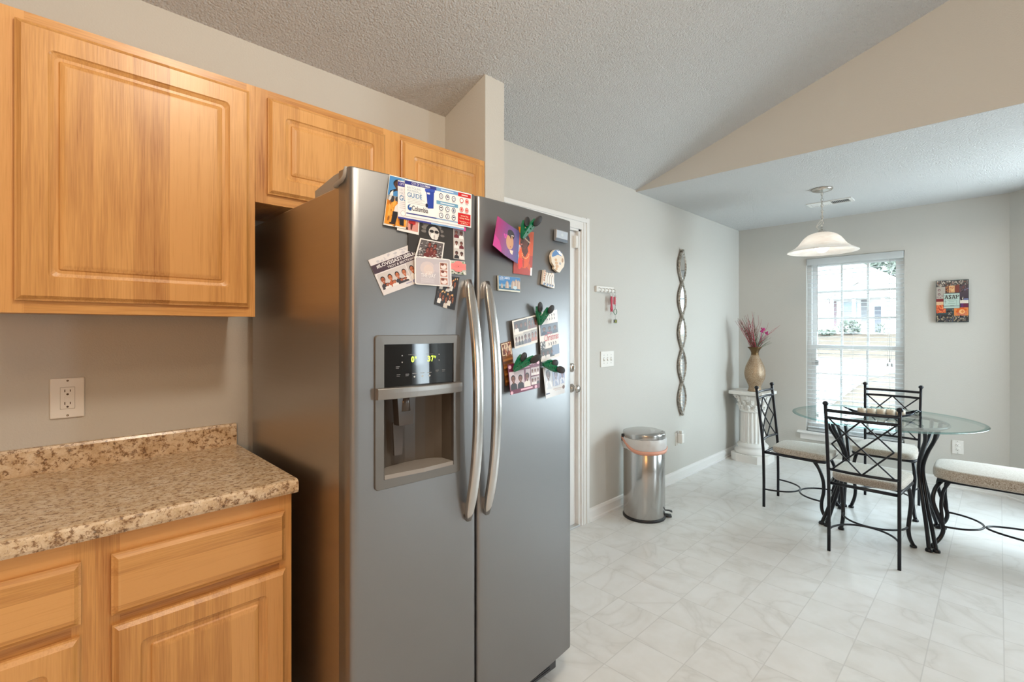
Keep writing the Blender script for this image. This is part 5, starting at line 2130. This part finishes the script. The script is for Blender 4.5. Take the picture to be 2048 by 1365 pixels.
b0 = c0 + Vector((-.711, .703, 0)) * (R_ + .004)
hg.rbox((b0.x - .010, b0.y - .012, .548), (b0.x + .010, b0.y + .012, .600), .003)
hg.build('lid_hinge', MAT['black'], tc_)
# the bag's collar showing under the lid
m = NT('thin_bag_plastic')
tr_ = m.n('ShaderNodeBsdfTranslucent')
tr_.inputs[0].default_value = (.8, .8, .8, 1)
mx = m.n('ShaderNodeMixShader')
mx.inputs[0].default_value = .25
m.b.inputs['Base Color'].default_value = (.80, .79, .78, 1)
m.b.inputs['Roughness'].default_value = .3
m.l(m.b.outputs[0], mx.inputs[1])
m.l(tr_.outputs[0], mx.inputs[2])
m.l(mx.outputs[0], m.t.nodes['Material Output'].inputs['Surface'])
bagm = m.mat
bg = thing('trash_bag', 'white trash bag with peach drawstring folded over the rim of the trash can', 'bag', (CC[0], CC[1], .48))
vs, fs = [], []
N = 90
rowz = [.602, .590, .572, .555, .540, .522, .508]
for j, z in enumerate(rowz):
    for k in range(N):
        a = 2 * PI * k / N
        q = .5 + .5 * math.sin(a * 17 + j * .9 + 2 * math.sin(a * 5))
        q2 = .5 + .5 * math.sin(a * 9 - j * 1.3)
        ro = R_ + (.002 if j < 1 else .006) + (.006 * q + .004 * q2) * math.sin(PI * (j + .3) / 7)
        if z > .575:
            ro = min(ro, R_ + .002) - .002
        zz = z - .012 * math.cos(a - 4.0) * (j / 6) - .006 * q2 * (j / 6)
        vs.append((CC[0] + ro * math.cos(a), CC[1] + ro * math.sin(a), zz))
for j in range(len(rowz) - 1):
    for k in range(N):
        l = (k + 1) % N
        fs.append((j * N + k, j * N + l, (j + 1) * N + l, (j + 1) * N + k))
mbg = MB().add(vs, fs, 0, True)
mbg.tube([c0 + lat_ * (R_ + .006) + Vector((0, 0, .545)), c0 + lat_ * (R_ + .024) + Vector((0, 0, .538)), c0 + lat_ * (R_ + .036) + Vector((0, 0, .530))], [.010, .012, .003], 6)
mbg.build('collar', bagm, bg, fix=False)
vs, fs = [], []
for k in range(N):
    a = 2 * PI * k / N
    sway = .010 * math.cos(a - 4.0)
    up = .062 * max(0, math.cos(a - 2.36)) ** 5
    for z, ro in ((.488, R_ + .0022), (.515, R_ + .0110), (.515, R_ + .0185), (.488, R_ + .0120)):
        vs.append((CC[0] + ro * math.cos(a), CC[1] + ro * math.sin(a), z - sway + up))
for k in range(N):
    l = (k + 1) % N
    for j in range(4):
        fs.append((k * 4 + j, l * 4 + j, l * 4 + (j + 1) % 4, k * 4 + (j + 1) % 4))
MB().add(vs, fs, 0, True).build('drawstring', plain('peach_drawstring', (0.74, 0.36, 0.26, 1), 0.45), bg)

# ---------------------------------------------------------------- wavy mirrored wall sculpture
ws = thing('wall_sculpture', 'tall wavy antique-silver wall sculpture with lens-shaped mirrors', 'wall decor', (4.17, YW, .58))
m = NT('antique_silver_leaf')
co = m.coords()
n1 = m.noise(co, 60, 4, 0.7)
m.l(m.ramp(n1, [(0.35, (0.17, 0.15, 0.12, 1)), (0.5, (0.42, 0.40, 0.36, 1)), (0.65, (0.62, 0.61, 0.57, 1))]), m.b.inputs['Base Color'])
m.b.inputs['Metallic'].default_value = .55
m.b.inputs['Roughness'].default_value = .38
silv = m.mat
Z0, Z1 = .582, 2.088
xc = 4.192
for sgn in (-1, 1):
    vs, fs = [], []
    N = 90
    for i in range(N + 1):
        t = i / N
        z = Z0 + (Z1 - Z0) * t
        ph = PI * 5.5 * t + .35
        amp = .064
        x = xc + sgn * amp * math.sin(PI * 5 * t)
        dep = .027 if sgn < 0 else .025
        w_ = .0055
        for a, b in ((-w_, 0), (w_, 0), (w_, -1), (-w_, -1)):
            vs.append((x + a, YW - .001 - (.004 if b == 0 else dep + .004), z))
    for i in range(N):
        for k in range(4):
            l = (k + 1) % 4
            fs.append((i * 4 + k, i * 4 + l, (i + 1) * 4 + l, (i + 1) * 4 + k))
    fs += [(0, 1, 2, 3), (N * 4 + 3, N * 4 + 2, N * 4 + 1, N * 4)]
    MB().add(vs, fs, 0, True).build('wavy_strip', silv, ws)
for q in range(5):
    pts = []
    for i in range(13):
        t = (q + .03 + .94 * i / 12) / 5
        pts.append((xc + .064 * abs(math.sin(PI * 5 * t)) - .005, Z0 + (Z1 - Z0) * t))
    for i in range(12, -1, -1):
        t = (q + .03 + .94 * i / 12) / 5
        pts.append((xc - .064 * abs(math.sin(PI * 5 * t)) + .005, Z0 + (Z1 - Z0) * t))
    MB().prism(pts, YW - .022, YW - .018, 'Y').build('mirror', plain('silver_mirror', (0.82, 0.83, 0.84, 1), 0.03, 1.0), ws)
MB().box((xc - .02, YW - .030, Z1 - .006), (xc + .02, YW - .001, Z1 + .004)).build('end_cap', silv, ws)
MB().box((xc - .016, YW - .030, Z0 - .004), (xc + .016, YW - .001, Z0 + .006)).build('end_cap', silv, ws)

# ---------------------------------------------------------------- key rack and keys
kr = thing('key_rack', 'narrow white key rack with hooks on the wall above the light switch', 'key rack', (2.98, YW, 1.64))
MB().rbox((2.868, YW - .016, 1.634), (3.092, YW - .0005, 1.678), .003).build('back_board', MAT['white_plastic'], kr)
for i in range(5):
    x = 2.895 + i * .045
    hk = [(x, YW - .016, 1.664), (x, YW - .030, 1.660), (x, YW - .036, 1.650), (x, YW - .034, 1.640), (x, YW - .028, 1.637), (x, YW - .022, 1.642)]
    MB().tube(smooth(hk, 3), .0028, 8).build('hook', MAT['nickel'], kr)


def ringpts(c, r, plane='XZ', n=20):
    if plane == 'XZ':
        return [(c[0] + r * math.cos(2 * PI * i / n), c[1], c[2] + r * math.sin(2 * PI * i / n)) for i in range(n)]
    return [(c[0], c[1] + r * math.cos(2 * PI * i / n), c[2] + r * math.sin(2 * PI * i / n)) for i in range(n)]


k1 = thing('keychain', 'red bottle-opener keychain hanging from the white key rack', 'keys', (3.030, YW - .034, 1.52))
x, y = 3.030, YW - .0335
MB().tube(ringpts((x, y, 1.622), .017), .0022, 6, cyclic=True).build('ring', MAT['nickel'], k1)
rdm = plain('red_anodised', (0.42, 0.02, 0.05, 1), 0.3, 0.5)
MB().prism([(x - .009, 1.606), (x + .009, 1.606), (x + .012, 1.575), (x + .007, 1.545), (x + .013, 1.515), (x + .010, 1.492), (x + .005, 1.497), (x + .003, 1.515), (x - .003, 1.515), (x - .005, 1.497), (x - .010, 1.492), (x - .013, 1.515), (x - .007, 1.545), (x - .012, 1.575)], y - .003, y + .003, 'Y').build('bottle_opener', rdm, k1)
k2 = thing('keychain', 'keys with red fob, green ring and black tag hanging from the white key rack', 'keys', (3.075, YW - .034, 1.38))
x = 3.075
MB().tube(ringpts((x, y, 1.624), .014), .002, 6, cyclic=True).build('ring', MAT['nickel'], k2)
MB().rbox((x - .020, y - .008, 1.548), (x + .002, y + .002, 1.606), .003).build('red_fob', plain('red_fob_plastic', (0.45, 0.05, 0.07, 1), 0.4), k2)
kk = MB()
kk.prism([(x + .002, 1.616), (x + .018, 1.610), (x + .018, 1.585), (x + .013, 1.580), (x + .013, 1.545), (x + .008, 1.540), (x + .005, 1.548), (x + .005, 1.582)], y - .002, y, 'Y')
kk.build('key', MAT['nickel'], k2)
MB().tube([(x + .004, y, 1.610), (x + .004, y, 1.520)], .0016, 6).build('link', MAT['nickel'], k2)
MB().tube(ringpts((x + .004, y, 1.495), .021), .0024, 6, cyclic=True).build('key_ring', plain('green_ring', (0.06, 0.16, 0.07, 1), 0.4), k2)
MB().tube([(x + .004, y, 1.474), (x + .004, y, 1.436)], .0012, 6).build('cord', MAT['nickel'], k2)
tg = MB()
tg.rbox((x - .018, y - .004, 1.410), (x + .026, y + .002, 1.437), .004)
tg.build('tag', MAT['black'], k2)
tg = MB()
tg.prism([(x - .016, 1.412), (x - .011, 1.412), (x + .024, 1.435), (x + .019, 1.435)], y - .0052, y - .0040, 'Y', 0)
tg.prism([(x - .016, 1.435), (x - .011, 1.435), (x + .024, 1.412), (x + .019, 1.412)], y - .0052, y - .0041, 'Y', 0)
tg.prism([(x - .002, 1.413), (x + .010, 1.413), (x + .004, 1.420)], y - .0050, y - .0042, 'Y', 1)
tg.prism([(x - .002, 1.434), (x + .010, 1.434), (x + .004, 1.427)], y - .0050, y - .0042, 'Y', 1)
tg.build('tag_print', [plain('yellow_print', (0.62, 0.52, 0.05, 1), 0.5), plain('green_print', (0.05, 0.30, 0.08, 1), 0.5)], k2)

# ---------------------------------------------------------------- pendant lamp
LP = (4.388, .977)
lp = thing('pendant_light', 'white bell glass pendant lamp on a chain above the dining table', 'pendant lamp', (LP[0], LP[1], ZC))
MB().lathe([(.0001, 0), (.072, 0), (.074, -.006), (.066, -.016), (.040, -.024), (.012, -.028), (.0001, -.030)][::-1], (LP[0], LP[1], ZC), 32).build('canopy', MAT['nickel'], lp)
cn = MB()
z = ZC - .030
i = 0
while z > 2.165:
    n_ = 14
    pl_ = []
    for k in range(n_):
        a = 2 * PI * k / n_
        u, w_ = .0075 * math.cos(a), .014 * math.sin(a)
        pl_.append((LP[0] + (u if i % 2 else 0), LP[1] + (0 if i % 2 else u), z - .012 + w_))
    cn.tube(pl_, .0018, 6, cyclic=True)
    z -= .0225
    i += 1
cn.build('chain', MAT['nickel'], lp)
cd = MB()
cd.tube(smooth([(LP[0] + .003, LP[1], ZC - .03), (LP[0] - .003, LP[1] + .004, 2.35), (LP[0] + .003, LP[1] - .003, 2.24), (LP[0] + .012, LP[1] + .012, 2.20), (LP[0] - .025, LP[1] + .03, 2.168), (LP[0] - .006, LP[1] + .008, 2.135)], 5), .002, 6)
for sg in ((-.035, .03), (.012, .01)):
    cd.tube(smooth([(LP[0], LP[1], 2.225), (LP[0] + sg[0] * .6, LP[1] + sg[1] * .6, 2.20), (LP[0] + sg[0], LP[1] + sg[1], 2.165), (LP[0] + sg[0] * .5, LP[1] + sg[1] * .5, 2.145)], 4), .0018, 6)
cd.build('cord', plain('clear_cord', (0.70, 0.66, 0.58, 1), 0.3), lp)
MB().lathe([(.030, 2.118), (.032, 2.128), (.022, 2.142), (.012, 2.150), (.010, 2.168), (.0001, 2.170)], (LP[0], LP[1], 0), 24).build('fitter', MAT['nickel'], lp)
m = NT('alabaster_glass')
tl = m.n('ShaderNodeBsdfTranslucent')
co = m.coords((1, 1, 5))
mar = m.ramp(m.noise(co, 7, 4, .6, 1.5), [(.35, (.90, .86, .83, 1)), (.6, (.97, .96, .94, 1))])
m.l(mar, tl.inputs[0])
m.l(mar, m.b.inputs['Base Color'])
m.b.inputs['Roughness'].default_value = .25
mx = m.n('ShaderNodeMixShader')
mx.inputs[0].default_value = .5
m.l(m.b.outputs[0], mx.inputs[1])
m.l(tl.outputs[0], mx.inputs[2])
m.l(mx.outputs[0], m.t.nodes['Material Output'].inputs['Surface'])
sp_ = [(.026, 2.122), (.060, 2.119), (.098, 2.104), (.126, 2.080), (.146, 2.052), (.163, 2.028), (.190, 2.004), (.222, 1.986), (.240, 1.976), (.242, 1.973), (.238, 1.972)]
prof = sp_ + [(r - .004, z - .002) for r, z in sp_[::-1][1:]]
MB().lathe(prof, (LP[0], LP[1], 0), 64, caps=False).build('shade', m.mat, lp)
MB().lathe([(.020, 2.118), (.020, 2.075), (.015, 2.07)], (LP[0], LP[1], 0), 18).build('socket', MAT['white_plastic'], lp)
MB().sphere((LP[0], LP[1], 2.015), .050, 24, 16).build('bulb', plain('lit_bulb', (1.0, 0.90, 0.78, 1), 0.3, emit=6.0), lp)
light('pendant_bulb_light', 'POINT', (LP[0], LP[1], 1.955), (0, 0, 0), 1.3, (1.0, 0.86, 0.70), 0.03)

# ---------------------------------------------------------------- ceiling register
vt = thing('ceiling_vent', 'white air register on the flat ceiling behind the pendant lamp', 'vent', (4.90, 1.03, ZC))
vm = MB()
for a, b in (((-.165, -.075), (.165, -.055)), ((-.165, .055), (.165, .075)), ((-.165, -.055), (-.140, .055)), ((.140, -.055), (.165, .055)), ((-.006, -.055), (.006, .055))):
    vm.box((a[0], a[1], -.008), (b[0], b[1], -.0005))
VM = Matrix.Translation((4.90, 1.03, ZC)) @ Matrix.Rotation(math.radians(-90), 4, 'Z')
vm.xf(VM)
vm.build('frame', MAT['white_plastic'], vt)
lv = MB()
for h_ in (-1, 1):
    for i in range(10):
        x0 = h_ * (.012 + i * .0128)
        lv.prism([(x0, -.001), (x0 + .002, -.001), (x0 + .002 + h_ * .006, -.009), (x0 + h_ * .006, -.009)], -.054, .054, 'Y')
lv.xf(VM)
lv.build('louvre', MAT['white_plastic'], vt)
MB().box((-.14, -.055, -.0012), (.14, .055, -.0004)).xf(VM).build('duct_opening', plain('duct_dark', (0.05, 0.05, 0.05, 1), 0.8), vt)

# ---------------------------------------------------------------- patchwork plaque with ASAP
aq = thing('wall_plaque', 'colourful patchwork wall plaque lettered ASAP on the far wall', 'plaque', (XF, .283, 1.43))


def Pplaque(s, t, lift=0.0):
    y = .386 - .207 * s
    bow_ = .010 * (1 - (2 * t - 1) ** 2)
    return (XF - .020 - bow_ - lift, y, 1.786 - .360 * t)


p = Print(Pplaque, 6)
base_m = p.mi(plain('plaque_edge', (0.03, 0.07, 0.08, 1), 0.4))
G_ = 10
vs = [Pplaque(i % 2, j / G_) for j in range(G_ + 1) for i in range(2)]
vs += [(XF - .002 - .010 * (1 - (2 * (j / G_) - 1) ** 2), Pplaque(i % 2, j / G_)[1], Pplaque(i, j / G_)[2]) for j in range(G_ + 1) for i in range(2)]
o = 2 * (G_ + 1)
fs = []
for j in range(G_):
    a = 2 * j
    fs += [(a, a + 1, a + 3, a + 2), (o + a, o + a + 1, o + a + 3, o + a + 2), (a, a + 2, o + a + 2, o + a), (a + 1, a + 3, o + a + 3, o + a + 1)]
fs += [(0, 1, o + 1, o), (2 * G_, 2 * G_ + 1, o + 2 * G_ + 1, o + 2 * G_)]
p.mb.add(vs, fs, base_m)
p.mb.box((XF - .014, .25, 1.59), (XF - .0005, .31, 1.62), base_m)
KB = (44, 40, 42)
p.rect(.01, .01, .99, .99, (58, 50, 48))


def scroll(box, cols, n, sz, sd):
    p.speckle(box, cols, int(n * 1.7), sz * .68, sd)


p.rect(.01, .01, .99, .155, (60, 58, 60))
scroll((.02, .02, .98, .15), [(150, 140, 130), (90, 84, 84), (176, 168, 156), (120, 70, 50), (26, 24, 26)], 70, .035, 81)
p.rect(.01, .155, .29, .44, (168, 160, 150))
for a, b in ((.10, .23), (.10, .33)):
    p.oval(a, b, .045, .028, (110, 64, 80))
    p.oval(a, b, .024, .015, (168, 160, 150))
scroll((.02, .36, .27, .43), [(130, 110, 120), (180, 172, 160)], 10, .03, 82)
p.rect(.29, .14, .40, .30, (96, 34, 24))
scroll((.30, .15, .39, .29), [(30, 22, 20), (170, 110, 60)], 14, .025, 83)
p.rect(.40, .135, .58, .30, (206, 160, 110))
scroll((.41, .145, .57, .29), [(226, 180, 130), (190, 120, 80)], 16, .03, 84)
p.rect(.58, .13, .72, .30, (110, 36, 28))
p.rect(.72, .12, .99, .50, (54, 44, 60))
scroll((.73, .13, .97, .28), [(90, 70, 80), (30, 26, 34), (120, 60, 60)], 24, .035, 85)
p.poly([(.87, .24), (.99, .20), (.99, .48), (.85, .48)], ink((110, 124, 170)))
scroll((.74, .42, .84, .49), [(220, 214, 200), (20, 18, 20)], 10, .03, 86)
p.rect(.01, .44, .24, .51, (120, 24, 36))
p.rect(.01, .51, .24, .59, (214, 176, 140))
p.rect(.01, .59, .31, .78, (206, 96, 56))
scroll((.02, .60, .30, .77), [(236, 140, 90), (226, 120, 70), (180, 60, 44)], 40, .035, 87)
p.rect(.74, .49, .99, .56, (214, 206, 194))
p.rect(.76, .56, .99, .66, (96, 24, 56))
p.rect(.76, .56, .84, .66, (90, 40, 96))
p.rect(.56, .66, .99, .85, (216, 130, 70))
for k in range(10):
    a = 2 * PI * k / 10
    p.oval(.79 + .13 * math.cos(a), .755 + .075 * math.sin(a), .045, .026, (196, 110, 90) if k < 5 else (206, 90, 30))
p.oval(.80, .755, .09, .055, (238, 180, 120))
scroll((.33, .71, .55, .84), [(16, 14, 16), (150, 140, 130), (70, 40, 36)], 26, .03, 88)
p.rect(.01, .85, .99, .99, (52, 50, 52))
scroll((.02, .86, .98, .98), [(150, 140, 124), (90, 84, 84), (176, 160, 130), (26, 24, 26), (70, 80, 96)], 70, .035, 89)
p.rect(.235, .315, .735, .675, (96, 88, 90))
p.rect(.245, .322, .725, .668, (176, 198, 190))
LT = ink((38, 32, 34))
p.lift += .0009


def big_a(a):
    p.poly([(a, .445), (a + .042, .357), (a + .060, .357), (a + .022, .445)], LT)
    p.poly([(a + .042, .357), (a + .064, .357), (a + .106, .445), (a + .074, .445)], LT)
    p.poly([(a + .025, .410), (a + .085, .410), (a + .085, .420), (a + .022, .420)], LT)
    p.rect(a - .010, .438, a + .034, .446, (38, 32, 34))
    p.rect(a + .062, .438, a + .116, .446, (38, 32, 34))


big_a(.275)
p.text('S', .398, .354, .478, .448, (38, 32, 34), .03)
big_a(.495)
p.rect(.622, .357, .648, .446, (38, 32, 34))
p.rect(.610, .438, .664, .446, (38, 32, 34))
p.rect(.610, .357, .650, .364, (38, 32, 34))
p.poly([(.648, .357), (.685, .358), (.708, .368), (.712, .382), (.704, .396), (.684, .404), (.648, .405)], LT)
p.poly([(.650, .365), (.676, .366), (.688, .374), (.689, .384), (.680, .393), (.650, .396)], ink((176, 198, 190)))
for (a, b, c_, d_) in ((.36, .475, .62, .482), (.40, .515, .56, .522), (.38, .555, .60, .562), (.44, .60, .56, .607), (.29, .46, .298, .56), (.265, .505, .33, .512), (.635, .48, .642, .60)):
    p.rect(a, b, c_, d_, (90, 110, 100))
p.mb.build('panel', p.mats, aq, fix=False)

# ---------------------------------------------------------------- window blind
wb = thing('window_blind', 'white two-inch slat blind lowered over the dining window, slats open', 'blind', (XF + .03, .995, WZ0))
slm = NT('white_slat')
slm.b.inputs['Base Color'].default_value = (.84, .85, .85, 1)
slm.b.inputs['Roughness'].default_value = .4
tl = slm.n('ShaderNodeBsdfTranslucent')
tl.inputs[0].default_value = (.86, .90, .92, 1)
mx = slm.n('ShaderNodeMixShader')
mx.inputs[0].default_value = .55
slm.l(slm.b.outputs[0], mx.inputs[1])
slm.l(tl.outputs[0], mx.inputs[2])
slm.l(mx.outputs[0], slm.t.nodes['Material Output'].inputs['Surface'])
wsl = slm.mat
by0, by1 = WY0 + .010, WY1 - .010
MB().rbox((XF - .012, by0 - .004, WZ1 - .068), (XF + .002, by1 + .004, WZ1 - .004), .003).build('valance', wsl, wb)
MB().box((XF + .004, by0, WZ1 - .052), (XF + .046, by1, WZ1 - .006)).build('head_rail', wsl, wb)
sl = MB()
NS = 40
ztop, zbot = WZ1 - .085, WZ0 + .045
for i in range(NS):
    z = ztop + (zbot - ztop) * i / (NS - 1)
    vs = []
    for x, dz in ((XF + .003, -.0018), (XF + .012, .0002), (XF + .024, .001), (XF + .036, .0006), (XF + .045, -.0006)):
        for y in (by0, by1):
            vs.append((x, y, z + dz))
    k = len(vs)
    vs += [(a, b, c_ - .0026) for a, b, c_ in vs]
    fs = []
    for j in range(4):
        q = 2 * j
        fs += [(q, q + 1, q + 3, q + 2), (k + q, k + q + 1, k + q + 3, k + q + 2), (q, q + 2, k + q + 2, k + q), (q + 1, q + 3, k + q + 3, k + q + 1)]
    fs += [(0, 1, k + 1, k), (8, 9, k + 9, k + 8)]
    sl.add(vs, fs)
sl.build('slats', wsl, wb)
MB().rbox((XF + .002, by0, WZ0 + .004), (XF + .046, by1, WZ0 + .020), .003).build('bottom_rail', wsl, wb)
for yy in (by0 + .10, (by0 + by1) / 2, by1 - .10):
    c_ = MB()
    for x in (XF + .002, XF + .046):
        c_.tube([(x, yy, WZ0 + .02), (x, yy, WZ1 - .05)], .0009, 5)
    c_.build('ladder_cord', plain('blind_cord', (.72, .73, .73, 1), .6), wb)
for yy, zz in ((by0 + .095, 1.06), (by0 + .080, 1.02), (by0 + .110, 1.02)):
    c_ = MB().tube([(XF - .004, yy, WZ1 - .07), (XF - .004, yy, zz + .03)], .0009, 5)
    c_.build('pull_cord', plain('blind_cord', (.72, .73, .73, 1), .6), wb)
    MB().lathe([(.003, .034), (.006, .026), (.010, .004), (.009, 0), (.0001, 0)][::-1], (XF - .004, yy, zz), 12).build('tassel', plain('grey_tassel', (.45, .46, .47, 1), .4), wb)
MB().tube([(XF - .004, by1 - .09, WZ1 - .07), (XF - .004, by1 - .09, 1.34)], .0030, 8).build('tilt_wand', plain('clear_wand', (.66, .68, .68, 1), .2), wb)

# ---------------------------------------------------------------- labels of parts that look different from the rest of their thing
PART_LABELS = {
    'seat': 'tweed upholstered seat pad', 'handle': 'bare metal bar handle', 'control_panel': 'black glass panel with green digits',
    'dispenser_recess': 'dark hollow of the water dispenser', 'drip_tray': 'grey drip tray', 'neck': 'dark bronze flared neck',
    'drawstring': 'peach plastic drawstring', 'collar': 'crumpled white plastic collar', 'red_twigs': 'crimson curling twigs',
    'brown_twigs': 'thin brown twigs', 'grass_blades': 'dusty green grass', 'blossom': 'magenta bloom', 'glass_top': 'clear round glass with bevelled edge',
    'shade': 'white alabaster glass bell', 'bulb': 'lit round bulb', 'mirror': 'lens-shaped mirror', 'pedal': 'black foot pedal',
    'ear': 'black oval grip', 'jaw': 'green translucent jaw', 'backsplash': 'low upright strip of the same laminate',
    'red_fob': 'red plastic fob', 'bottle_opener': 'red metal opener', 'door_knob': 'satin nickel knob', 'deadbolt': 'satin nickel deadbolt',
}
for o in bpy.data.objects:
    if o.parent is not None:
        k_ = o.name.split('.')[0]
        if k_ in PART_LABELS:
            o['label'] = PART_LABELS[k_]
